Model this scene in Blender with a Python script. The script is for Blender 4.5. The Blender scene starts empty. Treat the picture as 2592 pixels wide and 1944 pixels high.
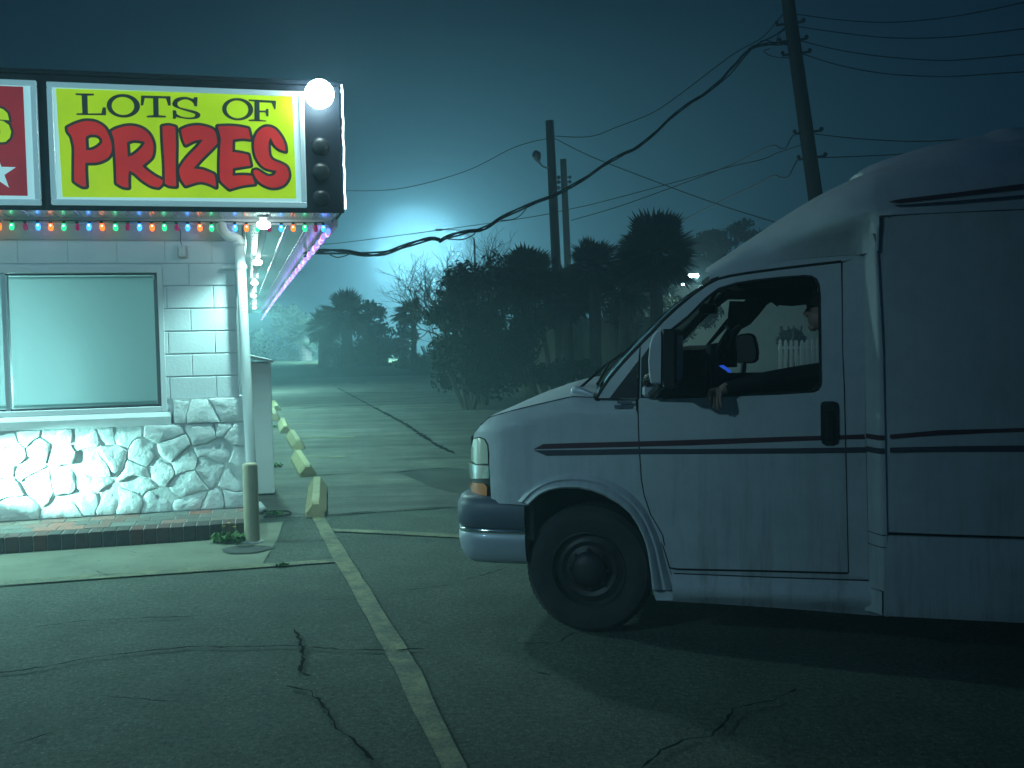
import bpy, bmesh, math, random
from math import sin, cos, pi, radians, sqrt
from mathutils import Vector, Matrix, noise
from mathutils.geometry import tessellate_polygon
random.seed(11)
C = bpy.context.scene.collection
SC = bpy.context.scene

# ------------------------------------------------------------------ camera
F_PX = 2619.0                    # focal length in pixels of the 2592 px wide photograph
CAM_H, PITCH, ROLL = 1.68, radians(2.78), radians(1.15)
cam_d = bpy.data.cameras.new('camera'); cam = bpy.data.objects.new('camera', cam_d); C.objects.link(cam)
cam_d.sensor_width = 36.0; cam_d.lens = 36.0 * F_PX / 2592.0
cam_d.clip_start = 0.05; cam_d.clip_end = 600
r0 = Vector((1, 0, 0)); u0 = Vector((0, sin(PITCH), cos(PITCH))); FW = Vector((0, cos(PITCH), -sin(PITCH)))
RT = cos(ROLL) * r0 - sin(ROLL) * u0; UP = sin(ROLL) * r0 + cos(ROLL) * u0
cam.matrix_world = Matrix(((RT.x, UP.x, -FW.x, 0), (RT.y, UP.y, -FW.y, 0), (RT.z, UP.z, -FW.z, CAM_H), (0, 0, 0, 1)))
SC.camera = cam
EYE = Vector((0, 0, CAM_H))

# ------------------------------------------------------------------ world, exposure, render
W = bpy.data.worlds.new('World'); SC.world = W; W.use_nodes = True
wn = W.node_tree.nodes; wl = W.node_tree.links
bg = wn['Background']
bg.inputs[0].default_value = (0.05, 0.33, 1.0, 1); bg.inputs[1].default_value = 0.026
SC.view_settings.view_transform = 'Standard'; SC.view_settings.look = 'None'
SC.view_settings.exposure = 0.0; SC.view_settings.gamma = 1.0
SC.cycles.use_denoising = True
SC.cycles.max_bounces = 6; SC.cycles.volume_bounces = 1; SC.cycles.diffuse_bounces = 3
SC.cycles.transparent_max_bounces = 12; SC.cycles.sample_clamp_indirect = 3.0
SC.cycles.use_light_tree = True
LC = (0.42, 1.0, 0.86)           # mercury-vapour greenish white
FOG_DENSITY = 0.0108

# ------------------------------------------------------------------ geometry from the survey of the photograph
def S(x, y): return (x * 1.1718, y * 1.1718)
def ray(u, v): return (u - 1296) / F_PX * RT - (v - 972) / F_PX * UP + FW
def on_z(u, v, z=0.0):
    d = ray(u, v); return EYE + d * ((z - CAM_H) / d.z)
def on_y(u, v, y):
    d = ray(u, v); return EYE + d * (y / d.y)
def on_pl(u, v, P, n):
    d = ray(u, v); return EYE + d * ((P - EYE).dot(n) / d.dot(n))
def zm(ox, oy, k):               # reader for a magnified area of the photograph
    return lambda a, b: (ox + a * k, oy + b * k)
Z1 = zm(0, 150, .40687); Z2 = zm(0, 500, .40687); Z3 = zm(0, 850, .40687); Z4 = zm(640, 600, .27125)
Z5 = zm(1050, 450, .36166); Z6 = zm(1500, 600, .31646); Z7 = zm(1150, 1000, .27125); Z8 = zm(1700, 300, .40325)
R1 = zm(130, 200, .18085); R2 = zm(430, 200, .18085); R3 = zm(0, 180, .21703)
Y4 = zm(1300, 0, .58409); Y5 = zm(0, 1300, .5859); Y6 = zm(1296, 1200, .5859); Y7 = zm(2000, 900, .42195); Y8 = zm(550, 900, .31646)

# ------------------------------------------------------------------ object helpers
MWD = {}
def empty(name, label=None, cat=None, group=None, loc=(0, 0, 0), rz=0.0):
    o = bpy.data.objects.new(name, None); C.objects.link(o)
    o.location = loc; o.rotation_euler = (0, 0, rz); o.empty_display_size = 0.1
    MWD[o] = Matrix.Translation(Vector(loc)) @ Matrix.Rotation(rz, 4, 'Z')
    return tag(o, label, cat, group)
def tag(o, label=None, cat=None, group=None, kind=None):
    if label: o['label'] = label
    if cat: o['category'] = cat
    if group: o['group'] = group
    if kind: o['kind'] = kind
    return o
def link(name, me, mat, parent=None, smooth=False, world=False):
    o = bpy.data.objects.new(name, me); C.objects.link(o)
    if isinstance(mat, (list, tuple)):
        for m in mat: me.materials.append(m)
    elif mat: me.materials.append(mat)
    MWD[o] = Matrix.Identity(4)
    if parent:
        o.parent = parent; MWD[o] = MWD[parent].copy()
        if world: me.transform(MWD[parent].inverted())
    if smooth:
        for p in me.polygons: p.use_smooth = True
    return o
def sub(name, me, mat, parent, **k):          # child of a mesh part: that part has an identity transform
    return link(name, me, mat, parent, **k)
class MB:
    def __init__(s): s.v = []; s.f = []; s.c = []; s.mi = []
    def add(s, vs, fs, col=None, mi=0):
        b = len(s.v); s.v += [tuple(v) for v in vs]; s.f += [tuple(i + b for i in f) for f in fs]
        s.c += [col or (1, 1, 1)] * len(vs); s.mi += [mi] * len(fs); return s
    def box(s, x0, x1, y0, y1, z0, z1, ch=0.0, col=None, mi=0):
        if x0 > x1: x0, x1 = x1, x0
        if y0 > y1: y0, y1 = y1, y0
        if z0 > z1: z0, z1 = z1, z0
        if ch <= 0:
            vs = [(x, y, z) for z in (z0, z1) for y in (y0, y1) for x in (x0, x1)]
            return s.add(vs, [(0, 2, 3, 1), (4, 5, 7, 6), (0, 1, 5, 4), (2, 6, 7, 3), (0, 4, 6, 2), (1, 3, 7, 5)], col, mi)
        vs = []; idx = {}
        for ix in (0, 1):
            for iy in (0, 1):
                for iz in (0, 1):
                    for ax in range(3):
                        p = [(x0, x1)[ix], (y0, y1)[iy], (z0, z1)[iz]]; sg = [1 - 2 * ix, 1 - 2 * iy, 1 - 2 * iz]
                        for k in range(3):
                            if k != ax: p[k] += sg[k] * ch
                        idx[ix, iy, iz, ax] = len(vs); vs.append(tuple(p))
        f = []
        for ax in range(3):
            o = [k for k in range(3) if k != ax]
            for e in (0, 1):
                q = []
                for a, b in ((0, 0), (1, 0), (1, 1), (0, 1)):
                    i = [0, 0, 0]; i[ax] = e; i[o[0]] = a; i[o[1]] = b; q.append(idx[(*i, ax)])
                f.append(q)
            for a in (0, 1):
                for b in (0, 1):
                    i = [0, 0, 0]; i[o[0]] = a; i[o[1]] = b; j = list(i); j[ax] = 1
                    f.append([idx[(*i, o[0])], idx[(*j, o[0])], idx[(*j, o[1])], idx[(*i, o[1])]])
        for ix in (0, 1):
            for iy in (0, 1):
                for iz in (0, 1): f.append([idx[ix, iy, iz, 0], idx[ix, iy, iz, 1], idx[ix, iy, iz, 2]])
        return s.add(vs, f, col, mi)
    def tube(s, pts, r, n=8, caps=True, col=None, mi=0):
        pts = [Vector(p) for p in pts]; rs = r if isinstance(r, (list, tuple)) else [r] * len(pts)
        vs = []; a = None
        for i, p in enumerate(pts):
            t = (pts[min(i + 1, len(pts) - 1)] - pts[max(i - 1, 0)]).normalized()
            if a is None:
                a = t.orthogonal().normalized()
            else:
                a = (a - t * a.dot(t)).normalized()
            b = t.cross(a)
            for k in range(n):
                q = 2 * pi * k / n; vs.append(p + (a * cos(q) + b * sin(q)) * rs[i])
        fs = []
        for i in range(len(pts) - 1):
            for k in range(n):
                k2 = (k + 1) % n; fs.append((i * n + k, i * n + k2, (i + 1) * n + k2, (i + 1) * n + k))
        if caps: fs.append(tuple(range(n - 1, -1, -1))); fs.append(tuple((len(pts) - 1) * n + k for k in range(n)))
        return s.add(vs, fs, col, mi)
    def lathe(s, prof, c=(0, 0, 0), axis='Z', n=24, col=None, mi=0):
        vs = []; c = Vector(c)
        for r, h in prof:
            for k in range(n):
                q = 2 * pi * k / n; x, y = r * cos(q), r * sin(q)
                v = {'Z': Vector((x, y, h)), 'Y': Vector((x, h, y)), 'X': Vector((h, x, y))}[axis]; vs.append(c + v)
        fs = [(i * n + k, i * n + (k + 1) % n, (i + 1) * n + (k + 1) % n, (i + 1) * n + k) for i in range(len(prof) - 1) for k in range(n)]
        return s.add(vs, fs, col, mi)
    def ball(s, c, r, n=10, m=7, col=None, mi=0):
        c = Vector(c); rr = Vector(r) if not isinstance(r, (int, float)) else Vector((r, r, r))
        vs = []
        for i in range(m + 1):
            a = pi * i / m
            for k in range(n):
                q = 2 * pi * k / n; vs.append((c.x + rr.x * sin(a) * cos(q), c.y + rr.y * sin(a) * sin(q), c.z + rr.z * cos(a)))
        fs = [(i * n + k, (i + 1) * n + k, (i + 1) * n + (k + 1) % n, i * n + (k + 1) % n) for i in range(m) for k in range(n)]
        return s.add(vs, fs, col, mi)
    def grid(s, rows, col=None, mi=0, closed=False):
        n = len(rows[0]); vs = [p for r in rows for p in r]
        fs = [(i * n + k, i * n + (k + 1) % n, (i + 1) * n + (k + 1) % n, (i + 1) * n + k) for i in range(len(rows) - 1) for k in range(n if closed else n - 1)]
        return s.add(vs, fs, col, mi)
    def me(s, name='m', recalc=True, merge=0.0):
        m = bpy.data.meshes.new(name); m.from_pydata(s.v, [], s.f); m.update()
        for p, i in zip(m.polygons, s.mi): p.material_index = i
        ca = m.color_attributes.new('Col', 'FLOAT_COLOR', 'POINT')
        for i, c in enumerate(s.c): ca.data[i].color = (*c, 1)
        if recalc or merge:
            b = bmesh.new(); b.from_mesh(m)
            if merge: bmesh.ops.remove_doubles(b, verts=b.verts, dist=merge)
            if recalc: bmesh.ops.recalc_face_normals(b, faces=b.faces)
            b.to_mesh(m); b.free()
        return m
    def obj(s, name, mat, parent=None, smooth=False, world=False, merge=0.0, recalc=True):
        return link(name, s.me(name, recalc, merge), mat, parent, smooth, world)
def auto_smooth(o, deg=35):
    me = o.data; b = bmesh.new(); b.from_mesh(me)
    for e in b.edges:
        e.smooth = not (len(e.link_faces) == 2 and e.calc_face_angle(0) > radians(deg))
    for f in b.faces: f.smooth = True
    b.to_mesh(me); b.free(); return o
def spline(pts, n=6):
    P = [Vector(p) for p in pts]; out = []
    for i in range(len(P) - 1):
        p0, p1, p2, p3 = P[max(i - 1, 0)], P[i], P[i + 1], P[min(i + 2, len(P) - 1)]
        for k in range(n):
            t = k / n
            out.append(0.5 * ((2 * p1) + (p2 - p0) * t + (2 * p0 - 5 * p1 + 4 * p2 - p3) * t * t + (3 * p1 - p0 - 3 * p2 + p3) * t ** 3))
    out.append(P[-1]); return out
def closed_spline(pts, n=4):
    P = [Vector(p) for p in pts]; N = len(P); out = []
    for i in range(N):
        p0, p1, p2, p3 = P[i - 1], P[i], P[(i + 1) % N], P[(i + 2) % N]
        if (p2 - p1).length < 1e-6: continue
        a1 = (p1 - p0).angle(p2 - p1, 0); a2 = (p2 - p1).angle(p3 - p2, 0)
        m1 = (p2 - p0) * 0.5 if a1 < radians(48) else (p2 - p1) * 1.0
        m2 = (p3 - p1) * 0.5 if a2 < radians(48) else (p2 - p1) * 1.0
        for k in range(n):
            t = k / n; t2, t3 = t * t, t ** 3
            out.append(p1 * (2 * t3 - 3 * t2 + 1) + m1 * (t3 - 2 * t2 + t) + p2 * (-2 * t3 + 3 * t2) + m2 * (t3 - t2))
    return out
def lerp(a, b, t): return a + (b - a) * t
def interp(tab, x):
    if x <= tab[0][0]: return tab[0][1]
    for (a, va), (b, vb) in zip(tab, tab[1:]):
        if x <= b: return va + (vb - va) * (x - a) / (b - a)
    return tab[-1][1]
def sstep(t): t = max(0.0, min(1.0, t)); return t * t * (3 - 2 * t)

# flat outline (with holes) -> finely cut sheet mapped through fn(a, b) -> 3D, with thickness
def panel_mesh(outline, holes, fn, step=0.05, thick=0.0, tdir=Vector((0, 1, 0))):
    loops = [[Vector((a, b, 0)) for a, b in outline]] + [[Vector((a, b, 0)) for a, b in h] for h in (holes or [])]
    tris = tessellate_polygon(loops); flat = [p for l in loops for p in l]
    b = bmesh.new(); vs = [b.verts.new(p) for p in flat]
    for t in tris:
        try: b.faces.new([vs[i] for i in t])
        except ValueError: pass
    if step:
        xs = [p.x for p in flat]; ys = [p.y for p in flat]
        for lo, hi, no in ((min(xs), max(xs), Vector((1, 0, 0))), (min(ys), max(ys), Vector((0, 1, 0)))):
            k = lo + step
            while k < hi:
                bmesh.ops.bisect_plane(b, geom=b.verts[:] + b.edges[:] + b.faces[:], plane_co=no * k, plane_no=no); k += step
    bmesh.ops.remove_doubles(b, verts=b.verts, dist=1e-5)
    bmesh.ops.recalc_face_normals(b, faces=b.faces)
    for v in b.verts: v.co = Vector(fn(v.co.x, v.co.y))
    if thick:
        r = bmesh.ops.extrude_face_region(b, geom=b.faces[:])
        for g in r['geom']:
            if isinstance(g, bmesh.types.BMVert): g.co += tdir * thick
        bmesh.ops.recalc_face_normals(b, faces=b.faces)
    me = bpy.data.meshes.new('panel'); b.to_mesh(me); b.free(); return me
def curve_mesh(loops, fn, offset=0.0, depth=0.0, res=1):
    cu = bpy.data.curves.new('c', 'CURVE'); cu.dimensions = '2D'; cu.fill_mode = 'BOTH'; cu.offset = offset; cu.extrude = depth
    for l in loops:
        sp = cu.splines.new('POLY'); sp.points.add(len(l) - 1); sp.use_cyclic_u = True
        for p, q in zip(sp.points, l): p.co = (q[0], q[1], 0, 1)
    o = bpy.data.objects.new('tmp', cu); C.objects.link(o)
    bpy.context.view_layer.update()
    me = bpy.data.meshes.new_from_object(o.evaluated_get(bpy.context.evaluated_depsgraph_get()))
    bpy.data.objects.remove(o); bpy.data.curves.remove(cu)
    for v in me.vertices: v.co = Vector(fn(v.co.x, v.co.y, v.co.z))
    me.materials.clear()
    return me

# ------------------------------------------------------------------ materials
def mat(name, col, rough=0.6, metal=0.0, spec=0.5, emit=None, es=0.0, coat=0.0):
    m = bpy.data.materials.new(name); m.use_nodes = True; b = m.node_tree.nodes['Principled BSDF']
    b.inputs['Base Color'].default_value = (*col, 1); b.inputs['Roughness'].default_value = rough; b.inputs['Metallic'].default_value = metal
    b.inputs['Specular IOR Level'].default_value = spec
    if coat: b.inputs['Coat Weight'].default_value = coat; b.inputs['Coat Roughness'].default_value = 0.08
    if emit: b.inputs['Emission Color'].default_value = (*emit, 1); b.inputs['Emission Strength'].default_value = es
    return m
class NT:
    def __init__(s, m): s.m = m; s.t = m.node_tree; s.b = s.t.nodes['Principled BSDF']; s.co = None
    def n(s, typ, **k):
        x = s.t.nodes.new(typ)
        for a, v in k.items():
            if a.startswith('i_'):
                key = a[2:]; key = int(key) if key.isdigit() else key.replace('_', ' ')
                x.inputs[key].default_value = v
            else: setattr(x, a, v)
        return x
    def l(s, a, b): s.t.links.new(a, b)
    def coord(s, scale=(1, 1, 1), loc=(0, 0, 0)):
        tc = s.n('ShaderNodeTexCoord'); mp = s.n('ShaderNodeMapping'); mp.inputs['Scale'].default_value = scale; mp.inputs['Location'].default_value = loc
        s.l(tc.outputs['Object'], mp.inputs[0]); return mp.outputs[0]
    def noise(s, scale, detail=4, rough=0.6, co=None):
        x = s.n('ShaderNodeTexNoise'); x.inputs['Scale'].default_value = scale; x.inputs['Detail'].default_value = detail; x.inputs['Roughness'].default_value = rough
        s.l(co or s.coord(), x.inputs['Vector']); return x.outputs['Fac']
    def ramp(s, fac, stops):
        x = s.n('ShaderNodeValToRGB'); e = x.color_ramp.elements
        while len(e) < len(stops): e.new(0.5)
        for el, (p, c) in zip(e, stops): el.position = p; el.color = (*c, 1) if len(c) == 3 else c
        s.l(fac, x.inputs[0]); return x.outputs[0]
    def mix(s, fac, a, b, mode='MIX'):
        x = s.n('ShaderNodeMix', data_type='RGBA', blend_type=mode)
        for sock, v in ((x.inputs[0], fac), (x.inputs[6], a), (x.inputs[7], b)):
            if isinstance(v, (int, float)): sock.default_value = v
            elif isinstance(v, tuple): sock.default_value = (*v, 1)
            else: s.l(v, sock)
        return x.outputs[2]
    def bump(s, h, strength=0.4, dist=0.01, prev=None):
        x = s.n('ShaderNodeBump'); x.inputs['Strength'].default_value = strength; x.inputs['Distance'].default_value = dist
        s.l(h, x.inputs['Height'])
        if prev: s.l(prev, x.inputs['Normal'])
        return x.outputs[0]
    def base(s, c): s.l(c, s.b.inputs['Base Color'])
    def normal(s, n): s.l(n, s.b.inputs['Normal'])
def noisy(name, c1, c2, scale=8, rough=0.7, bump=0.3, bscale=60, bdist=0.004, spec=0.4, stretch=(1, 1, 1), metal=0.0):
    m = mat(name, c1, rough, metal, spec); t = NT(m); co = t.coord(stretch)
    t.base(t.ramp(t.noise(scale, 5, 0.65, co), [(0.3, c1), (0.7, c2)]))
    if bump: t.normal(t.bump(t.noise(bscale, 5, 0.6, co), bump, bdist))
    return m

# asphalt: binder with pale exposed stones
m_asphalt = mat('asphalt', (0.05, 0.05, 0.05), 0.85, 0, 0.35); t = NT(m_asphalt); co = t.coord()
big = t.noise(0.35, 4, 0.6, co); mid = t.noise(3.0, 5, 0.7, co); fine = t.noise(110, 3, 0.7, co)
base = t.ramp(big, [(0.3, (0.055, 0.068, 0.056)), (0.72, (0.095, 0.115, 0.092))])
base = t.mix(0.6, base, t.ramp(mid, [(0.3, (0.35, 0.35, 0.35)), (0.75, (0.8, 0.8, 0.8))]), 'OVERLAY')
base = t.mix(0.75, base, t.ramp(fine, [(0.3, (0.25, 0.25, 0.25)), (0.75, (0.85, 0.85, 0.85))]), 'OVERLAY')
vo = t.n('ShaderNodeTexVoronoi', i_Scale=46.0, i_Randomness=1.0); wp = t.mix(0.06, co, t.n('ShaderNodeTexNoise', i_Scale=60.0).outputs['Color']); t.l(wp, vo.inputs['Vector'])
sp = t.ramp(vo.outputs['Distance'], [(0.22, (1, 1, 1)), (0.38, (0, 0, 0))])
sel = t.ramp(vo.outputs['Color'], [(0.50, (0, 0, 0)), (0.85, (1, 1, 1))])
patch = t.ramp(t.noise(1.1, 4, 0.7, co), [(0.30, (0.12, 0.12, 0.12)), (0.62, (1, 1, 1))])
f1 = t.mix(1.0, sp, sel, 'MULTIPLY'); f1 = t.mix(1.0, f1, patch, 'MULTIPLY')
base = t.mix(0.8, base, t.ramp(t.noise(34, 4, 0.8, co), [(0.35, (0.18, 0.18, 0.18)), (0.68, (0.9, 0.9, 0.9))]), 'OVERLAY')
base = t.mix(f1, base, (0.22, 0.23, 0.20)); t.base(base)
bh = t.mix(0.5, t.noise(70, 4, 0.7, co), t.noise(14, 3, 0.6, co))
t.normal(t.bump(bh, 1.0, 0.02)); 
# far lot: worn pale concrete slabs with tyre-polished streaks across
m_lot = mat('lot_concrete', (0.14, 0.14, 0.12), 0.8, 0, 0.4); t = NT(m_lot)
ta = radians(14.6)
mp = t.n('ShaderNodeMapping'); tc = t.n('ShaderNodeTexCoord'); mp.inputs['Rotation'].default_value = (0, 0, -ta); mp.inputs['Scale'].default_value = (0.10, 1.4, 1)
t.l(tc.outputs['Object'], mp.inputs[0])
st = t.ramp(t.noise(1.6, 6, 0.65, mp.outputs[0]), [(0.35, (0.095, 0.095, 0.085)), (0.68, (0.21, 0.205, 0.18))])
st = t.mix(0.6, st, t.ramp(t.noise(2.3, 6, 0.7), [(0.3, (0.3, 0.3, 0.3)), (0.7, (0.7, 0.7, 0.7))]), 'OVERLAY')
st = t.mix(0.45, st, t.ramp(t.noise(60, 3, 0.7), [(0.3, (0.2, 0.2, 0.2)), (0.75, (0.85, 0.85, 0.85))]), 'OVERLAY')
st = t.mix(0.5, st, t.ramp(t.noise(.55, 6, 0.7), [(0.35, (0.25, 0.25, 0.25)), (0.65, (0.75, 0.75, 0.75))]), 'OVERLAY'); t.base(st); t.normal(t.bump(t.noise(45, 5, 0.7), 0.5, 0.008))
# apron: pale concrete with dark flecks
m_apron = mat('apron_concrete', (0.2, 0.2, 0.17), 0.85, 0, 0.35); t = NT(m_apron); co = t.coord()
base = t.ramp(t.noise(2.2, 6, 0.7, co), [(0.3, (0.15, 0.16, 0.12)), (0.7, (0.23, 0.245, 0.185))])
co2 = t.coord((1, 2.2, 1)); vo = t.n('ShaderNodeTexVoronoi', i_Scale=4.5); t.l(co2, vo.inputs['Vector'])
sp = t.ramp(vo.outputs['Distance'], [(0.05, (1, 1, 1)), (0.085, (0, 0, 0))])
base = t.mix(sp, base, (0.04, 0.04, 0.04)); t.base(base); t.normal(t.bump(t.noise(60, 5, 0.7, co), 0.5, 0.006))
m_crack = mat('crack', (0.008, 0.008, 0.008), 1.0, 0, 0.1)
m_patch = noisy('damp_stain', (0.06, 0.062, 0.055), (0.12, 0.12, 0.10), 1.5, 0.6, 0.3)
def worn_paint(name, c, under, thr=(0.40, 0.60)):
    m = mat(name, c, 0.7); t = NT(m); co = t.coord()
    w = t.mix(0.5, t.noise(55, 5, 0.75, co), t.noise(5, 5, 0.7, co))
    t.base(t.ramp(w, [(thr[0], under), (thr[1], c)])); t.normal(t.bump(t.noise(70, 4, 0.7, co), 0.5, 0.008)); return m
m_line = worn_paint('yellow_line_paint', (0.30, 0.28, 0.14), (0.08, 0.09, 0.065), (0.44, 0.64))
m_line_worn = worn_paint('worn_line_paint', (0.25, 0.25, 0.14), (0.08, 0.085, 0.065), (0.42, 0.62))
m_line_far = worn_paint('far_line_paint', (0.38, 0.34, 0.17), (0.18, 0.18, 0.13))
m_stop = noisy('wheel_stop_paint', (0.42, 0.35, 0.20), (0.55, 0.47, 0.28), 9, 0.7, 0.5, 45, 0.006)
m_bollard = noisy('bollard_paint', (0.42, 0.38, 0.26), (0.54, 0.49, 0.34), 6, 0.5, 0.2, 30, 0.004)
m_wall = noisy('painted_block', (0.74, 0.77, 0.80), (0.82, 0.84, 0.86), 3, 0.6, 0.55, 38, 0.006)
m_stone = noisy('painted_stone', (0.66, 0.70, 0.70), (0.82, 0.84, 0.83), 5, 0.6, 0.8, 26, 0.012)
m_mortar = noisy('painted_mortar', (0.60, 0.63, 0.62), (0.74, 0.76, 0.75), 9, 0.8, 0.6, 40, 0.01)
m_sill = noisy('painted_sill', (0.66, 0.68, 0.68), (0.78, 0.8, 0.8), 5, 0.65, 0.5, 22, 0.006, stretch=(1, 1, 4))
m_trim = mat('white_trim', (0.78, 0.79, 0.82), 0.45)
m_pvc = mat('white_pipe', (0.82, 0.84, 0.84), 0.35)
m_darkmetal = mat('dark_frame', (0.03, 0.035, 0.045), 0.35, 0.6)
m_alu = mat('aluminium_frame', (0.45, 0.47, 0.5), 0.4, 0.7)
m_shade = noisy('blind_fabric', (0.56, 0.62, 0.60), (0.62, 0.68, 0.66), 1.2, 0.8, 0.0)
t = NT(m_shade); _tl = t.n('ShaderNodeBsdfTranslucent'); _tl.inputs[0].default_value = (.75, .85, .85, 1); _mx = t.n('ShaderNodeMixShader'); _mx.inputs[0].default_value = .5
_o = [n for n in t.t.nodes if n.type == 'OUTPUT_MATERIAL'][0]; t.l(t.b.outputs[0], _mx.inputs[1]); t.l(_tl.outputs[0], _mx.inputs[2]); t.l(_mx.outputs[0], _o.inputs[0])
m_black = mat('black', (0.008, 0.008, 0.01), 0.6)
m_cab = noisy('cabinet_paint', (0.006, 0.011, 0.02), (0.012, 0.02, 0.032), 3, 0.5, 0.1, 20, spec=.15)
m_soffit = mat('soffit_metal', (0.62, 0.65, 0.67), 0.22, 0.55); t = NT(m_soffit)
wv = t.n('ShaderNodeTexWave', i_Scale=1.6, bands_direction='X'); t.l(t.coord(), wv.inputs['Vector'])
t.normal(t.bump(t.ramp(wv.outputs['Fac'], [(0.86, (0, 0, 0)), (0.97, (1, 1, 1))]), 0.8, 0.02))
m_fluor = mat('sign_white_acrylic', (0.5, 0.55, 0.58), 0.3, emit=(0.30, 0.62, 0.66), es=0.85)
m_green = mat('sign_yellow_green', (0.3, 0.4, 0.02), 0.35); t = NT(m_green)
def sign_emit(m, ca, cb, es):
    t = NT(m); c = t.ramp(t.noise(2.0, 3, 0.5), [(0.3, ca), (0.7, cb)])
    t.base(c); t.l(c, t.b.inputs['Emission Color']); t.b.inputs['Emission Strength'].default_value = es
sign_emit(m_green, (0.25, 0.46, 0.004), (0.33, 0.54, 0.008), 0.95)
m_red = mat('sign_red', (0.3, 0.01, 0.012), 0.35); sign_emit(m_red, (0.28, 0.012, 0.018), (0.40, 0.018, 0.016), 0.85)
m_redbg = mat('sign_crimson', (0.2, 0.01, 0.02), 0.35); sign_emit(m_redbg, (0.14, 0.008, 0.018), (0.22, 0.010, 0.02), 0.9)
m_ink = mat('sign_ink', (0.012, 0.025, 0.025), 0.35, emit=(0.012, 0.035, 0.03), es=0.5)
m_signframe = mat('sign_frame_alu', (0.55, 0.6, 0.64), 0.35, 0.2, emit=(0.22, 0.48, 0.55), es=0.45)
m_lampglow = mat('lamp_glass_lit', (0.9, 1, 1), 0.3, emit=(0.75, 1.0, 0.97), es=60)
m_lampsmall = mat('flood_glass_lit', (0.9, 1, 1), 0.3, emit=(0.75, 1.0, 0.95), es=40)
m_lens_off = mat('unlit_reflector', (0.012, 0.018, 0.022), 0.4, 0.0, 0.25)
m_rust = noisy('rusty_box', (0.35, 0.20, 0.12), (0.7, 0.7, 0.68), 30, 0.8, 0.3)
m_green_leaf = noisy('weed_leaf', (0.05, 0.13, 0.03), (0.10, 0.22, 0.05), 30, 0.6, 0)
m_yellow_flower = mat('yellow_petal', (0.75, 0.65, 0.08), 0.6)
m_brick = mat('brick', (0.2, 0.08, 0.06), 0.8, 0, 0.3); t = NT(m_brick)
at = t.n('ShaderNodeVertexColor', layer_name='Col')
t.base(t.mix(0.6, at.outputs[0], t.ramp(t.noise(25, 5, 0.7), [(0.3, (0.25, 0.25, 0.25)), (0.7, (0.75, 0.75, 0.75))]), 'OVERLAY'))
t.normal(t.bump(t.noise(70, 4, 0.7), 0.5, 0.005))
m_joint = noisy('brick_joint', (0.26, 0.27, 0.25), (0.36, 0.37, 0.34), 20, 0.9, 0.3)
def leafm(name, a, b): 
    m = noisy(name, a, b, 1.5, 0.7, 0); return m
m_frond = leafm('palm_frond', (0.014, 0.026, 0.012), (0.028, 0.045, 0.02))
m_leaf = leafm('dark_leaf', (0.012, 0.024, 0.012), (0.026, 0.042, 0.02))
m_bark = noisy('bark', (0.06, 0.05, 0.04), (0.12, 0.10, 0.08), 12, 0.9, 0.6, 30, 0.02, stretch=(1, 1, .3))
m_pole = noisy('pole_wood', (0.05, 0.043, 0.036), (0.08, 0.07, 0.06), 8, 0.9, 0.5, 30, 0.01, stretch=(1, 1, .12))
m_wire = mat('cable_black', (0.012, 0.012, 0.014), 0.6)
m_fence = noisy('fence_wood', (0.20, 0.18, 0.15), (0.32, 0.29, 0.24), 5, 0.9, 0.4, 20, 0.01, stretch=(1, 1, .2))
m_white = mat('white_paint', (0.78, 0.78, 0.76), 0.6)
m_siding = noisy('pale_siding', (0.52, 0.56, 0.5), (0.62, 0.66, 0.6), 2, 0.7, 0)
m_roofing = mat('dark_shingle', (0.04, 0.04, 0.045), 0.9)
m_grassy = noisy('far_ground_grass', (0.035, 0.05, 0.025), (0.07, 0.085, 0.04), 2, 0.95, 0.4, 12, 0.03)

# van materials
m_van = mat('van_white_paint', (0.72, 0.73, 0.75), 0.34, 0, 0.3, coat=0.0); t = NT(m_van); co = t.coord()
co_s = t.coord((9, 3, 0.7))
dirt = t.ramp(t.noise(1.6, 6, 0.75, co_s), [(0.48, (0, 0, 0)), (0.74, (0.75, 0.75, 0.75))])
low = t.n('ShaderNodeSeparateXYZ'); tc = t.n('ShaderNodeTexCoord'); t.l(tc.outputs['Object'], low.inputs[0])
mr = t.n('ShaderNodeMapRange'); mr.inputs[1].default_value = 1.25; mr.inputs[2].default_value = 0.2; mr.inputs[3].default_value = 0.12; mr.inputs[4].default_value = 0.9
t.l(low.outputs['Z'], mr.inputs[0]); dz = t.mix(1.0, dirt, mr.outputs[0], 'MULTIPLY')
base = t.ramp(t.noise(2.2, 6, 0.75, co), [(0.3, (0.50, 0.53, 0.57)), (0.7, (0.66, 0.68, 0.72))])
t.base(t.mix(dz, base, (0.20, 0.17, 0.14)))
rr = t.ramp(t.noise(5, 5, 0.7, co), [(0.35, (0.36, 0.36, 0.36)), (0.7, (0.60, 0.60, 0.60))]); t.l(rr, t.b.inputs['Roughness'])
t.normal(t.bump(t.noise(240, 2, 0.6, co), 0.06, 0.002))
m_vangrey = mat('van_bumper_plastic', (0.10, 0.12, 0.16), 0.45)
m_vanbumper = mat('van_bumper_paint', (0.45, 0.48, 0.55), 0.4, 0.1, coat=0.3)
m_chrome = mat('chrome', (0.75, 0.78, 0.8), 0.12, 1.0)
m_headlight = mat('headlight_lens', (0.50, 0.56, 0.45), 0.2, 0, 0.6, coat=0.8)
m_lensclear = mat('clear_reflector', (0.6, 0.66, 0.68), 0.15, 0.85)
m_amber = mat('amber_lens', (0.72, 0.17, 0.03), 0.25, 0, 0.6, coat=0.6)
m_stripe = noisy('maroon_stripe', (0.085, 0.030, 0.045), (0.12, 0.045, 0.06), 8, 0.4, 0)
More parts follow.
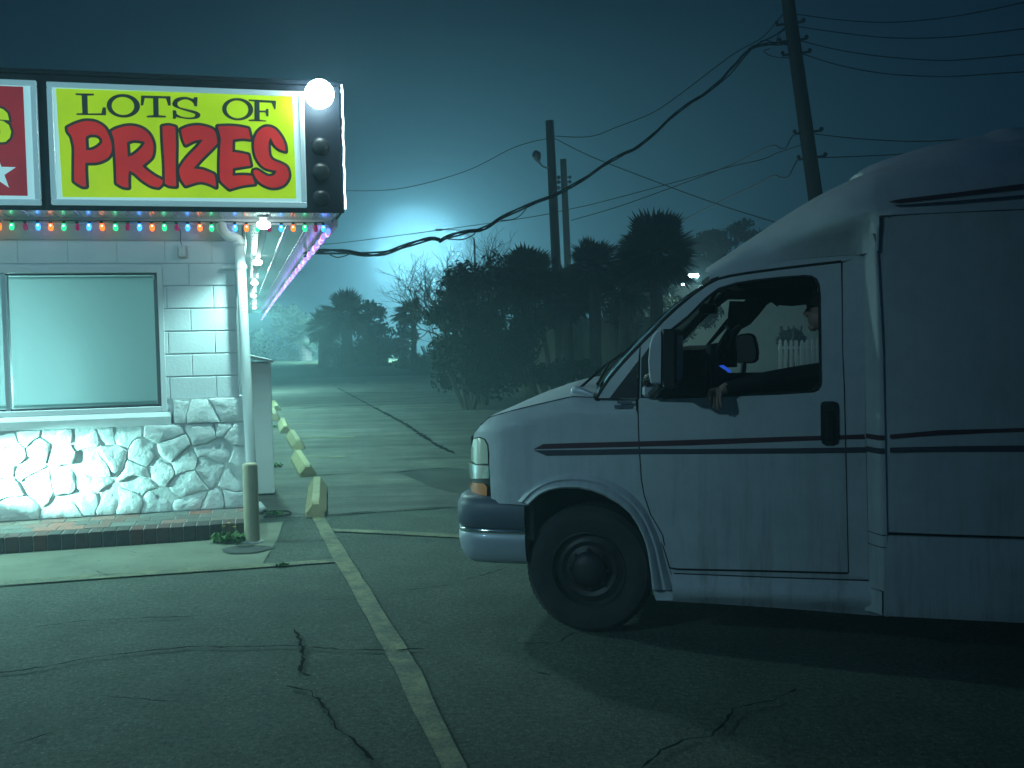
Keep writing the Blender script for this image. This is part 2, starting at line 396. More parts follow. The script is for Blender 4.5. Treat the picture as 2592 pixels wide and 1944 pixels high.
m_stripe2 = noisy('grey_stripe', (0.06, 0.055, 0.075), (0.085, 0.075, 0.10), 8, 0.4, 0)
m_tyre = noisy('tyre_rubber', (0.026, 0.026, 0.03), (0.05, 0.047, 0.05), 8, 0.9, 0.3, 40, 0.004)
m_rim = noisy('steel_rim', (0.028, 0.028, 0.03), (0.055, 0.05, 0.05), 9, 0.5, 0, metal=0.5)
m_trimblack = mat('black_plastic', (0.012, 0.012, 0.015), 0.5)
m_seal = mat('rubber_seal', (0.004, 0.004, 0.005), 0.7)
m_interior = mat('cab_trim', (0.02, 0.02, 0.022), 0.8)
m_mirrorface = mat('mirror_glass', (0.42, 0.40, 0.46), 0.3, 0.2)
m_skin = mat('skin', (0.36, 0.22, 0.18), 0.55); m_skin.node_tree.nodes['Principled BSDF'].inputs['Subsurface Weight'].default_value = 0.1
m_hair = mat('dark_hair', (0.02, 0.014, 0.01), 0.7)
m_jacket = noisy('dark_jacket', (0.010, 0.010, 0.014), (0.02, 0.02, 0.026), 10, 0.9, 0.3)
m_blue = mat('blue_glow_strip', (0.02, 0.06, 0.4), 0.3, emit=(0.03, 0.14, 1.0), es=0.5)
m_glass = bpy.data.materials.new('windshield_glass'); m_glass.use_nodes = True; nt = m_glass.node_tree; nt.nodes.clear()
o_ = nt.nodes.new('ShaderNodeOutputMaterial'); mx = nt.nodes.new('ShaderNodeMixShader'); tr = nt.nodes.new('ShaderNodeBsdfTransparent'); gl = nt.nodes.new('ShaderNodeBsdfGlossy'); fr = nt.nodes.new('ShaderNodeFresnel')
tr.inputs[0].default_value = (0.78, 0.86, 0.82, 1); gl.inputs['Roughness'].default_value = 0.04; fr.inputs[0].default_value = 1.5
nt.links.new(fr.outputs[0], mx.inputs[0]); nt.links.new(tr.outputs[0], mx.inputs[1]); nt.links.new(gl.outputs[0], mx.inputs[2]); nt.links.new(mx.outputs[0], o_.inputs[0])

def lamp(name, loc, power, col=LC, radius=0.0, typ='POINT', parent=None, rot=None, spot=None, blend=0.5):
    d = bpy.data.lights.new(name, typ); d.energy = power; d.color = col
    if typ in ('POINT', 'SPOT'): d.shadow_soft_size = radius
    if typ == 'SPOT': d.spot_size = spot; d.spot_blend = blend
    o = bpy.data.objects.new(name, d); C.objects.link(o)
    if parent:
        o.parent = parent; loc = MWD[parent].inverted() @ Vector(loc)
        if rot is not None: rot = MWD[parent].to_3x3().inverted() @ rot
    o.location = loc
    if rot is not None: o.rotation_euler = rot.to_track_quat('-Z', 'Y').to_euler()
    return o

# ================================================================== GROUND
def sheet(name, pts, z, m, label=None):
    mb = MB(); mb.add([(p.x, p.y, z) for p in pts], [tuple(range(len(pts)))])
    return tag(mb.obj(name, m), kind='structure')
mb = MB(); mb.add([(-200, -60, 0), (200, -60, 0), (200, 300, 0), (-200, 300, 0)], [(0, 1, 2, 3)])
tag(mb.obj('ground', m_asphalt), kind='structure')
A14 = radians(14.6)
UX = Vector((cos(A14), sin(A14), 0)); DY = Vector((-sin(A14), cos(A14), 0)); B0 = Vector((-2.506, 9.49, 0))
def BP(x, y, z=0): return B0 + UX * x + DY * y + Vector((0, 0, z))
# pale slab lot beyond the first joint
j0 = on_z(*S(600, 1120)); j1 = on_z(*Y8(1910, 1215)); jd = (j1 - j0).normalized()
q0 = j0 - jd * 0.6; q1 = j0 + jd * 28
sheet('parking_lot', [q0, q1, q1 + DY * 34 + UX * 6, BP(-.3, 34), BP(-.3, 0.3)], 0.004, m_lot)
# apron beside the brick step
L1a = on_z(*Y5(-900, 395)); L1b = on_z(*Y5(1130, 225))
sheet('concrete_apron', [L1a, L1b, on_z(*S(600, 1165)), BP(0.35, -0.2), BP(-9, -0.2)], 0.005, m_apron)
# grass verge behind the lot
mb = MB(); mb.add([(-60, 46, .02), (60, 40, .02), (60, 110, .02), (-60, 110, .02)], [(0, 1, 2, 3)])
tag(mb.obj('grass_verge', m_grassy), kind='structure')

def ribbon(name, pts, w, m, z=0.009, jag=0.0, label=None):
    pts = [Vector((p.x, p.y, z)) for p in pts]
    fine = []
    for a, b in zip(pts, pts[1:]):
        n = max(1, int((b - a).length / (0.04 if jag and (pts[0].y < 9) else .12)))
        for k in range(n): fine.append(lerp(a, b, k / n))
    fine.append(pts[-1]); rows = []
    for i, p in enumerate(fine):
        d = (fine[min(i + 1, len(fine) - 1)] - fine[max(i - 1, 0)]).normalized(); s = Vector((-d.y, d.x, 0))
        ww = w[0] + (w[1] - w[0]) * i / (len(fine) - 1) if isinstance(w, tuple) else w
        o = s * random.uniform(-1, 1) * jag; k = ww * (0.5 + (random.uniform(-.42, .42) if jag else random.uniform(-.05, .05)))
        if jag and i in (0, len(fine) - 1): k *= .2
        rows.append([p + o - s * k, p + o + s * k])
    return tag(MB().grid(rows).obj(name, m), kind='structure')
def strip2(name, A, B, m, z=0.011):
    rows = [[Vector((a.x, a.y, z)), Vector((b.x, b.y, z))] for a, b in zip(A, B)]
    fine = []
    for r0_, r1_ in zip(rows, rows[1:]):
        for k in range(6): fine.append([lerp(r0_[0], r1_[0], k / 6) + Vector((random.uniform(-.006, .006), 0, 0)), lerp(r0_[1], r1_[1], k / 6) + Vector((random.uniform(-.006, .006), 0, 0))])
    fine.append(rows[-1])
    return tag(MB().grid(fine).obj(name, m), kind='structure')
strip2('parking_line', [on_z(*Y5(*p)) for p in ((1345, 18), (1450, 215), (1620, 520), (1700, 680), (1900, 1099), (2040, 1420))],
       [on_z(*Y5(*p)) for p in ((1400, 18), (1545, 250), (1710, 510), (1812, 680), (2010, 1099), (2160, 1420))], m_line)
strip2('parking_line', [on_z(*Y5(*p)) for p in ((-700, 372), (0, 299), (500, 263), (1000, 231), (1460, 201))],
       [on_z(*Y5(*p)) for p in ((-700, 395), (0, 318), (500, 281), (1000, 247), (1465, 214))], m_line, 0.0115)
strip2('parking_line', [on_z(*Y5(*p)) for p in ((1432, 70), (1700, 80), (1960, 93), (2300, 110))],
       [on_z(*Y5(*p)) for p in ((1442, 82), (1700, 94), (1960, 108), (2300, 126))], m_line_worn, 0.0115)
for (a, b), (c, d), w in (((630, 658), (1100, 655), .10), ((690, 808), (1020, 813), .10), ((500, 471), (760, 470), .1), ((565, 548), (760, 547), .1), ((420, 360), (560, 358), .1), ((430, 322), (560, 320), .1)):
    ribbon('parking_line', [on_z(*Y8(a, b)), on_z(*Y8(c, d))], w, m_line_far, 0.0095)
# joints and cracks
for pts, w, j in (([(600, 1270), (720, 1287), (880, 1285), (1300, 1252), (1910, 1215)], .022, .006), ([(655, 975), (790, 965), (1100, 948), (1450, 940), (1930, 895)], .028, .006),
                  ([(960, 260), (1210, 395), (1500, 550), (1760, 725), (1900, 790)], .07, .01), ([(520, 440), (840, 412), (1200, 400), (2212, 365), (2700, 350)], .07, .01),
                  ([(1100, 300), (1700, 295), (2212, 290)], .10, .02)):
    ribbon('pavement_joint', [on_z(*Y8(*p)) for p in pts], w, m_crack, 0.014, j)
for pts, w in (([(-200, 740), (0, 700), (190, 675), (400, 635), (620, 605), (850, 585), (1000, 588), (1200, 583), (1300, 585), (1500, 600), (1700, 603), (1840, 595)], .014),
               ([(1275, 510), (1290, 545), (1300, 570), (1312, 640), (1300, 700)], .014), ([(1300, 700), (1330, 715), (1350, 712)], .012), ([(1240, 755), (1340, 780), (1400, 850), (1440, 900), (1450, 945), (1500, 975), (1560, 1030), (1610, 1085)], .012),
               ([(150, 500), (350, 475), (570, 463), (880, 452)], .009), ([(2010, 297), (2100, 270), (2200, 240)], .01), ([(1750, 340), (1980, 315)], .008), ([(1060, 785), (1110, 782)], .01), ([(470, 805), (800, 828)], .006),
               ([(1120, 148), (1195, 152)], .012), ([(400, 252), (470, 275)], .006), ([(1380, 385), (1480, 378)], .007), ([(40, 1020), (230, 960)], .007), ([(1550, 805), (1600, 810)], .02)):
    ribbon('pavement_crack', [on_z(*Y5(*p)) for p in pts], w * 1.0, m_crack, 0.016, .010)
for pts, w in (([(560, 1290), (590, 1260), (640, 1210), (740, 1165), (860, 1145), (940, 1060), (950, 1030), (1130, 990), (1230, 940)], .016), ([(0, 745), (200, 740), (270, 695)], .014), ([(110, 868), (170, 880)], .03), ([(280, 870), (320, 874)], .015)):
    ribbon('pavement_crack', [on_z(*Y6(*p)) for p in pts], w * .6, m_crack, 0.016, .008)
pts = [(1430, 940), (1560, 905), (1750, 900), (1930, 905), (2300, 960), (2300, 1130), (1900, 1100), (1700, 1050), (1560, 985)]
sheet('damp_stain', [on_z(*Y8(*p)) for p in pts], 0.008, m_patch)
# bollard foot stain
fp = on_z(*Z3(1530, 1338)); mb = MB(); mb.add([(fp.x + .19 * cos(a) * (1 + .1 * sin(3 * a)), fp.y + .16 * sin(a), .0135) for a in [k * pi / 10 for k in range(20)]], [tuple(range(20))])
tag(mb.obj('dark_oval', mat('oval', (0.05, 0.055, 0.05), 0.7)), kind='structure')  # flat dark oval laid round the bollard foot

# ================================================================== BUILDING (local frame: X right along front, Y into the depth)
BA = A14
def bloc(u, v, y):                # photograph point on the building plane at local depth y -> (X, Z)
    p = on_pl(u, v, BP(0, y), -DY); q = p - BP(0, y); return (q.dot(UX), p.z)
shop = empty('shop_building', 'low white-painted block shop with stone base and long metal eaves', 'building', loc=B0, rz=BA)
XL = -9.0; WT = 0.25
ZW0, ZW1 = 1.06, 2.33            # window opening
wx1 = -0.645
# block wall, each block a chamfered face in one wall mesh
mb = MB(); zc = 2.78 - 0.205 * 14
mb.box(XL, -0.002, 0.012, WT, 0, ZW0 - .02); mb.box(wx1 + .0, -0.002, 0.012, WT, ZW0 - .02, 2.83); mb.box(XL, wx1, 0.012, WT, ZW1 + .02, 2.83)
top_rows = [2.17 + .205 * k for k in range(-5, 4)]
for i, z0 in enumerate(top_rows):
    z1 = z0 + .205
    x = 0.0; first = .405 if i % 2 else .20
    while x > XL:
        x2 = x - first; first = .405
        if z0 >= ZW1 - .15 and z0 > 2.2:
            a, b = x2 + .001, x - .001
            mb.box(a, b, -0.002, .03, max(z0, ZW1 + .0) + .001, min(z1, 2.86) - .001, .0025)
        elif x > wx1 + .01:
            a = max(x2, wx1)
            mb.box(a + .0015, x - .0015, -0.004, .03, z0 + .004, z1 - .004, .006)
        x = x2
auto_smooth(mb.obj('block_wall', m_wall, shop), 20)
mb = MB(); mb.box(-0.25, 0.0, WT + .004, 34, 0, 2.83)
for k in range(1, 9): mb.box(-.02, .06, 3.9 * k, 3.9 * k + .3, 0, 2.8)
mb.obj('side_wall', m_wall, shop)
mb = MB(); mb.box(XL, -.25, 1.1, 1.2, .2, 2.8); mb.obj('inner_wall', m_black, shop)
# window: frame, mullion, blinds, glass
fr_ = MB()
fr_.box(XL, wx1 + .0, -.012, .10, ZW1 - .035, ZW1 + .02, .004); fr_.box(XL, wx1, -.012, .10, ZW0 - .02, ZW0 + .03, .004); fr_.box(wx1 - .035, wx1 + .012, -.016, .10, ZW0 - .02, ZW1 + .02, .004)
win = fr_.obj('window', m_trim, shop)
mx0, _ = bloc(*Z2(38, 900), 0.05)
mb = MB(); mb.box(mx0 - .018, mx0 + .018, .02, .09, ZW0 + .03, ZW1 - .035); mb.obj('mullion', m_alu, win)
mb = MB(); mb.box(XL, wx1 - .035, .04, .06, ZW1 - .055, ZW1 - .04); mb.box(wx1 - .045, wx1 - .035, .03, .07, ZW0 + .03, ZW1 - .035); mb.box(XL, wx1 - .035, .03, .07, ZW0 + .03, ZW0 + .045)
mb.obj('inner_frame', m_darkmetal, win)
mb = MB(); mb.add([(XL, .045, ZW0 + .03), (wx1 - .04, .045, ZW0 + .03), (wx1 - .04, .045, ZW1 - .04), (XL, .045, ZW1 - .04)], [(0, 1, 2, 3)]); mb.obj('pane', m_glass, win)
for k, (a, b) in enumerate(((mx0 + .03, wx1 - .075), (XL, mx0 - .03))):
    mb = MB(); mb.box(a, b, .10, .105, ZW0 + .055, ZW1 - .065); mb.box(a, b, .09, .115, ZW0 + .05, ZW0 + .075); mb.tube([(a, .125, ZW1 - .075), (b, .125, ZW1 - .075)], .022, 10); mb.obj('window_blind', m_shade, shop)
lamp('interior_light', BP(-2.3, .72, 1.25), 230, (0.50, 0.97, 1.0), 0.05, parent=win)
# sill band
mb = MB(); mb.add([(XL, -.012, ZW0 - .02), (-.60, -.012, ZW0 - .02), (-.60, -.055, ZW0 - .06), (XL, -.055, ZW0 - .06), (XL, -.055, .925), (-.60, -.055, .925), (XL, .03, .925), (-.60, .03, .925), (XL, .03, ZW0 - .02), (-.60, .03, ZW0 - .02)],
    [(0, 1, 2, 3), (3, 2, 5, 4), (4, 5, 7, 6), (1, 9, 7, 5, 2), (0, 8, 9, 1)]); mb.obj('window_sill', m_sill, shop)
# stone veneer: irregular stones from clipped cells
def cells(seeds, bbox):
    out = []
    for i, s in enumerate(seeds):
        poly = [Vector((bbox[0], bbox[2])), Vector((bbox[1], bbox[2])), Vector((bbox[1], bbox[3])), Vector((bbox[0], bbox[3]))]
        for j, q in enumerate(seeds):
            if i == j or (q - s).length > .9: continue
            n = q - s; m_ = (q + s) / 2; res = []
            for a, b in zip(poly, poly[1:] + poly[:1]):
                da, db = (a - m_).dot(n), (b - m_).dot(n)
                if da <= 0: res.append(a)
                if (da < 0 < db) or (db < 0 < da): res.append(a + (b - a) * (da / (da - db)))
            poly = res
            if len(poly) < 3: break
        if len(poly) >= 3: out.append(poly)
    return out
rs = random.Random(5)
def stones(mb, bbox, face, cell=.21, gap=.0025, depth=.05, yb=-.02):
    seeds = []; tries = 0
    area = (bbox[1] - bbox[0]) * (bbox[3] - bbox[2]); n = int(area / (cell * cell * .72))
    while len(seeds) < n and tries < 40000:
        tries += 1; p = Vector((rs.uniform(bbox[0], bbox[1]), rs.uniform(bbox[2], bbox[3])))
        if all((p - q).length > cell * .56 for q in seeds): seeds.append(p)
    def warp(q):
        ex = min(1, min(q.x - bbox[0], bbox[1] - q.x) / .08, min(q.y - bbox[2], bbox[3] - q.y) / .08); ex = max(0, ex)
        return Vector((q.x + ex * .055 * noise.noise((q.x * 5, q.y * 5, 7)), q.y + ex * .055 * noise.noise((q.x * 5, q.y * 5, 17))))
    for poly in cells(seeds, bbox):
        c = sum(poly, Vector((0, 0))) / len(poly); N = len(poly)
        d = depth * rs.uniform(.5, 1.05); tilt = Vector((rs.uniform(-.12, .12), rs.uniform(-.16, .08)))
        ring = []
        for a, b in zip(poly, poly[1:] + poly[:1]):
            L = (b - a).length; k = max(1, int(L / .035))
            for q in range(k): ring.append(a + (b - a) * q / k)
        ring = [warp(p) for p in ring]; c = sum(ring, Vector((0, 0))) / len(ring)
        M = len(ring); mean = sum((p - c).length for p in ring) / M
        levels = []
        for f, h in ((1, .35), (.99, .6), (.93, .86), (.72, .98), (.4, 1.03)):
            row = []
            for p in ring:
                v = p - c; L = max(v.length, 1e-4); sh = max(0.02, 1 - gap / L)
                Lr = lerp(L, min(L, mean * 1.1), .35)
                q = c + v / L * (lerp(L, Lr, .5) * sh * f)
                if f < 1: q += Vector((noise.noise((q.x * 22, q.y * 22, 3)), noise.noise((q.x * 22, q.y * 22, 9)))) * .006
                hh = d * h + (q - c).dot(tilt) * (h if h < 1 else 1) + noise.noise((q.x * 13, q.y * 13, 1.7)) * .013 * h + noise.noise((q.x * 40, q.y * 40, 5)) * .004 * h
                row.append(face(q.x, q.y, yb - max(hh, 0 if h == 0 else .008)))
            levels.append(row)
        mb.grid(levels, closed=True)
        b0 = len(mb.v); mb.add([face(c.x, c.y, yb - d * 1.03)], []); n0 = b0 - M
        for k in range(M): mb.f.append((n0 + k, n0 + (k + 1) % M, b0)); mb.mi.append(0)
mb = MB(); fF = lambda x, z, y: (x, y, z)
stones(mb, (-5.2, .07, .135, .925), fF, .235)
stones(mb, (-.575, .07, .925, 1.15), fF, .24, depth=.07)
o = mb.obj('stone_veneer', m_stone, shop, merge=.0002); auto_smooth(o, 38)
mb = MB(); mb.box(-5.2, .065, -.040, .02, .10, .93); mb.box(-.58, .065, -.0405, .02, .93, 1.15); mb.box(0.0, .066, .0, .45, .0, 1.15); mb.obj('mortar_backing', m_mortar, shop)
mb = MB(); stones(mb, (0.0, .45, .0, 1.15), lambda x, z, y: (.04 - y, x, z), .24, depth=.03); auto_smooth(mb.obj('stone_veneer', m_stone, shop, merge=.0002), 38)
# canopy: eaves all round, underside of ribbed metal
XR = .90
mb = MB(); mb.box(.002, XR, .002, 34, 2.745, 2.79); mb.obj('side_soffit', m_soffit, shop)
mb = MB(); mb.box(XL, XR - .003, -.62, .002, 2.762, 2.79); mb.obj('front_soffit', m_soffit, shop)
mb = MB(); mb.box(XL, XR - .03, -.10, -.07, 2.715, 2.765); mb.box(XR - .06, XR - .03, -.1, 34, 2.70, 2.747); mb.box(.25, .30, 0.2, 34, 2.715, 2.746); mb.obj('eaves_trim', m_trim, shop)
mb = MB(); mb.box(XL, XR, -.05, 34, 2.79, 2.9); mb.box(XR, XR + .03, -.1, 34, 2.70, 3.3); mb.obj('roof_deck', m_trim, shop)

# sign cabinet
cabt = empty('sign_cabinet', 'dark navy cabinet running along the shop front above the coloured bulbs', 'sign cabinet', loc=BP(0, -.62, 2.765), rz=BA)
def in_cab(m): return m
mb = MB(); mb.box(XL, .935, -.0, .5, 0, 1.10, .01); mb.obj('cabinet', m_cab, cabt)
mb = MB(); mb.box(XL, .94, -.02, .52, 1.10, 1.135, .004); mb.box(XL, .94, -.012, -.001, 0.0, .03); mb.obj('cabinet_edge', m_cab, cabt)
YF = -.62
# unlit round lamps below the lit one
for py in (541, 700, 868):
    x, z = bloc(*Z1(1992 + (py - 541) * .02, py), YF)
    mb = MB(); mb.lathe([(.0, -.028), (.04, -.03), (.068, -.014), (.078, 0), (.07, .004)], (x, 0, z - 2.765), 'Y', 28); mb.obj('round_lens', m_lens_off, cabt, smooth=True)

def signbox(name, label, x0, x1, z0, z1):
    t_ = empty(name, label, 'sign', 'lit sign panels on the cabinet', loc=BP(x0, YF, z0), rz=BA)
    w, h = x1 - x0, z1 - z0
    mb = MB(); e = .045
    for a, b, c, d in ((0, w, 0, e), (0, w, h - e, h), (0, e, e, h - e), (w - e, w, e, h - e)): mb.box(a, b, -.05, -.002, c, d, .006)
    mb.obj('sign_frame', m_signframe, t_)
    mb = MB(); mb.box(e - .002, w - e + .002, -.030, -.004, e - .002, h - e + .002); mb.obj('sign_panel', m_fluor, t_)
    return t_, x0, z0
px0, pz0 = -1.432, 2.795; px1, pz1 = -.612, 3.82
px0 = bloc(*S(105, 300), YF - .04)[0]; px1 = bloc(*S(659, 300), YF - .04)[0]; pz0 = bloc(*S(380, 445), YF - .04)[1]; pz1 = bloc(*S(380, 187), YF - .04)[1]
s1, sx, sz = signbox('lots_of_prizes_sign', 'lit yellow-green sign reading LOTS OF PRIZES in red and black letters', px0, px1, pz0, pz1)
# the printed layout is read off the photograph and straightened to the panel
def quad_map(corners, W_, H_):    # corners tl,tr,br,bl in photo px -> bilinear inverse by homography
    import numpy as np
    src = corners; dst = [(0, H_), (W_, H_), (W_, 0), (0, 0)]
    A = []; bvec = []
    for (x, y), (u, v) in zip(src, dst):
        A += [[x, y, 1, 0, 0, 0, -u * x, -u * y], [0, 0, 0, x, y, 1, -v * x, -v * y]]; bvec += [u, v]
    h = np.linalg.solve(np.array(A), np.array(bvec))
    return lambda x, y: ((h[0] * x + h[1] * y + h[2]) / (h[6] * x + h[7] * y + 1), (h[3] * x + h[4] * y + h[5]) / (h[6] * x + h[7] * y + 1))
w1, h1 = px1 - px0, pz1 - pz0
qm = quad_map([S(102, 180), S(657, 190), S(660, 443), S(108, 447)], w1, h1)
def decal(loops, y, m, name, par, offset=0.0, qmap=None, smooth=True):
    L = []
    for l in loops:
        pl = [(qmap or qm)(*p) for p in l]
        if smooth: pl = [(v.x, v.y) for v in closed_spline([(a, b, 0) for a, b in pl], 4)]
        L.append(pl)
    if offset:
        fat = MB()
        for l in L:
            N = len(l); P = [Vector((a_, 0, b_)) for a_, b_ in l]
            for i in range(N):
                p, q_ = P[i], P[(i + 1) % N]; d_ = q_ - p
                if d_.length < 1e-5: continue
                n_ = Vector((-d_.z, 0, d_.x)).normalized() * offset; o_ = Vector((0, y + .0003, 0))
                fat.add([p + n_ + o_, q_ + n_ + o_, q_ - n_ + o_, p - n_ + o_], [(0, 1, 2, 3)])
                fat.add([p + Vector((cos(a_ * pi / 5) * offset, y + .0004, sin(a_ * pi / 5) * offset)) for a_ in range(10)], [tuple(range(10))])
        return fat.obj(name, m, par)
    return link(name, curve_mesh(L, lambda a, b, c: (a, y + c, b), offset, .0009), m, par)
decal([[R1(70, 150), R2(1722, 190), R2(1750, 1640), R1(135, 1680)]], -.0325, m_green, 'yellow_background', s1, smooth=False)
def ell(fn, cx, cy, rx, ry, n=36): return [fn(cx + rx * cos(2 * pi * k / n), cy + ry * sin(2 * pi * k / n)) for k in range(n)]
def tr_(fn, s): v = [float(a) for a in s.split()]; return [fn(v[i], v[i + 1]) for i in range(0, len(v), 2)]
LET = [
 ('letter', [tr_(R1, '345 215 600 215 600 240 510 246 512 495 700 490 722 405 765 405 765 515 355 520 352 498 435 492 430 244 345 238')], False),
 ('letter', [ell(R1, 1008, 378, 232, 166), ell(R1, 1003, 380, 158, 128)], False),
 ('letter', [tr_(R1, '1260 228 1670 230 1670 360 1635 362 1605 262 1500 262 1500 500 1600 508 1600 530 1335 535 1333 512 1425 500 1425 265 1310 262 1285 365 1250 370')], False),
 ('letter', [tr_(R2, '390 235 380 365 345 365 320 310 250 272 180 275 110 310 105 350 150 385 350 430 420 465 425 500 380 535 270 548 150 535 85 520 80 545 40 548 38 425 85 428 95 480 160 512 250 525 330 515 352 490 330 465 130 405 50 370 32 335 60 280 130 243 230 235 310 255 335 258 340 235')], True),
 ('letter', [ell(R2, 948, 393, 218, 158), ell(R2, 945, 395, 153, 126)], False),
 ('letter', [tr_(R2, '1105 250 1490 262 1480 385 1465 388 1425 292 1255 290 1255 405 1340 405 1350 378 1382 380 1378 485 1350 485 1335 430 1255 430 1255 535 1345 545 1345 558 1100 558 1100 538 1180 532 1185 280 1105 272')], False)]
for i, (n_, loops, sm) in enumerate(LET): decal(loops, -.035 - .0006 * (i % 2), m_ink, 'dark_letter', s1, smooth=sm)
PRZ = [
 [tr_(R1, '225 705 330 650 450 610 540 605 640 625 740 690 790 780 830 900 838 1000 800 1090 740 1140 620 1185 465 1190 462 1300 470 1525 420 1525 340 1480 305 1450 310 1200 315 1000 300 900 280 820 235 760'), tr_(R1, '475 830 540 795 640 800 700 850 705 910 640 970 560 1010 480 1015')],
 [tr_(R1, '835 745 920 700 1080 660 1230 680 1340 750 1400 850 1420 950 1400 1080 1340 1150 1255 1220 1330 1290 1430 1360 1540 1415 1530 1470 1480 1520 1380 1500 1250 1420 1150 1330 1070 1290 1060 1400 1060 1530 980 1520 895 1470 890 1200 880 1000 870 860'), tr_(R1, '1050 890 1150 860 1280 875 1300 900 1250 970 1150 1060 1060 1100')],
 [tr_(R1, '1550 660 1640 645 1730 665 1735 900 1725 1200 1728 1500 1640 1495 1570 1465 1570 1200 1555 900')],
 [tr_(R2, '150 700 250 655 380 635 500 650 600 690 640 760 655 880 560 980 430 1110 310 1245 450 1260 600 1320 620 1400 625 1500 540 1460 400 1430 200 1490 140 1400 115 1290 130 1230 220 1100 380 930 460 830 340 850 210 915 175 830')],
 [tr_(R2, '665 645 800 635 950 640 1090 665 1125 815 1000 805 870 825 862 1000 950 1010 1085 1035 1115 1185 1000 1205 865 1230 860 1335 1000 1325 1130 1330 1170 1445 1000 1470 815 1525 750 1470 690 1400 680 1250 690 1000 705 830 690 740')],
 [tr_(R2, '1610 975 1520 945 1450 880 1405 780 1375 850 1370 950 1385 1050 1440 1110 1540 1150 1620 1200 1650 1300 1630 1380 1560 1460 1430 1495 1300 1460 1210 1390 1155 1290 1160 1255 1210 1250 1290 1300 1370 1335 1450 1310 1480 1250 1400 1240 1290 1200 1200 1080 1170 950 1175 830 1220 720 1300 650 1380 635 1470 670 1550 770 1600 880')]]
for i, loops in enumerate(PRZ):
    k = decal(loops, -.0365 - .0012 * (i % 2), m_ink, 'letter_outline', s1, offset=.023)
    decal(loops, -.0405 - .0005 * (i % 2), m_red, 'red_letter', s1)
# neighbouring sign, only its right end is in view
qx1 = bloc(*S(83, 300), YF - .04)[0]; qw = 2.35
s2, _, _ = signbox('red_star_sign', 'lit crimson sign with green letter and pale star at the left picture edge', qx1 - qw, qx1, pz0 - .005, pz1 + .005)
h2 = pz1 - pz0 + .01
k2 = quad_map([S(78 - 100, 176), S(78, 177), S(85, 446), S(85 - 100, 447)], 100 / 554 * w1, h2)
off = qw - 100 / 554 * w1
km = lambda x, y: (k2(x, y)[0] + off, k2(x, y)[1])
rb = km(*R3(275, 200)); rc = km(*R3(315, 1472))
mb = MB(); mb.box(.1, (rb[0] + rc[0]) / 2, -.0335, -.031, rc[1], rb[1]); mb.obj('crimson_background', m_redbg, s2)
sl = tr_(R3, '-170 600 -150 520 -90 465 0 450 60 468 108 515 125 596 20 590 15 548 -60 545 -62 592 0 600 60 606 120 650 145 730 130 800 80 850 0 857 -90 845 -150 800 -170 720 -60 720 -55 760 25 758 25 710 -60 706 -140 680')
decal([sl], -.0355, m_ink, 'letter_outline', s2, offset=.018, qmap=km, smooth=False)
decal([sl], -.039, m_green, 'green_letter', s2, qmap=km, smooth=False)
st_ = []
for k in range(10):
    a = radians(-18 - 36 * k + 36) ; rr_ = 217 if k % 2 == 1 else 83
    a = radians(-18 + 36 * (k - 1)); rr_ = 217 if k % 2 == 1 else 83
    st_.append(R3(-16 + rr_ * cos(a), 1207 + rr_ * sin(a)))
decal([st_], -.0365, m_fluor, 'pale_star', s2, qmap=km, smooth=False)

# lit globe lamp at the sign corner
gx, gz = bloc(*S(690, 203), YF - .16); gl0 = BP(gx, YF - .16, gz)
gt = empty('corner_floodlight', 'blazing round floodlight at the top right corner of the shop sign', 'lamp', loc=BP(gx, YF, gz), rz=BA)
mb = MB(); mb.ball((0, -.16, 0), .122, 32, 20); mb.obj('lit_bulb', m_lampglow, gt, smooth=True)
mb = MB(); mb.lathe([(.05, 0), (.052, -.03), (.035, -.045), (.034, -.075)], (0, 0, 0), 'Y', 20); mb.obj('socket', m_alu, gt, smooth=True)
GLOBE_W = 380
lamp('corner_light', BP(gx, YF - .16, gz), GLOBE_W, (0.62, 1.0, 0.97), 0.126, parent=gt)
# white emissive strip down the right edge of the cabinet
x0_, z0_ = bloc(*S(738, 183), YF - .02); x1_, z1_ = bloc(*S(734, 452), YF - .02)
tb = empty('edge_glow_strip', 'thin white glowing strip down the right edge of the sign cabinet', 'light tube', loc=BP(.95, YF, z1_), rz=BA)
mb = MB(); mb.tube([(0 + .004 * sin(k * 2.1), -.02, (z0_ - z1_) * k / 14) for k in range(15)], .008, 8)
mb.obj('glowing_tube', mat('tube_glow', (1, 1, 1), .3, emit=(.85, .95, 1.0), es=3.0), tb, smooth=True)
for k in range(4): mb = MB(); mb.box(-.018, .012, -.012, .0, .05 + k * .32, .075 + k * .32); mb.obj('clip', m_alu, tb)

# ------------------------------------------------------------------ coloured bulbs
bulbcols = {'blue': (0.03, 0.28, 1.0), 'orange': (1.0, 0.13, 0.01), 'green': (0.02, 0.9, 0.32), 'pink': (0.30, 0.01, 0.10)}
bm_ = {}
for k, c in bulbcols.items():
    m = mat('bulb_' + k, c, 0.25, emit=c, es={'blue': 3.0, 'orange': 3.0, 'green': 1.4, 'pink': 0.5}[k]); bm_[k] = m
m_core = {k: mat('filament_' + k, c, .3, emit=tuple(min(1, v * .6 + .35) for v in c), es=7) for k, c in bulbcols.items()}
def bulb_mesh(mcol, mc, lit=True):
    mb = MB(); mb.lathe([(.0001, -.068), (.012, -.064), (.0195, -.052), (.022, -.036), (.018, -.016), (.013, -.006), (.0115, 0)], n=12)
    mb.lathe([(.0125, -.008), (.0135, .018), (.0001, .02)], n=10, mi=2)
    if lit: mb.ball((0, -.0175, -.026), (.007, .004, .011), 8, 6, mi=1)
    me = mb.me('bulb'); me.materials.append(mcol); me.materials.append(mc); me.materials.append(m_socket)
    for p in me.polygons: p.use_smooth = True
    return me
m_socket = mat('bulb_socket', (.02, .05, .03), .5)
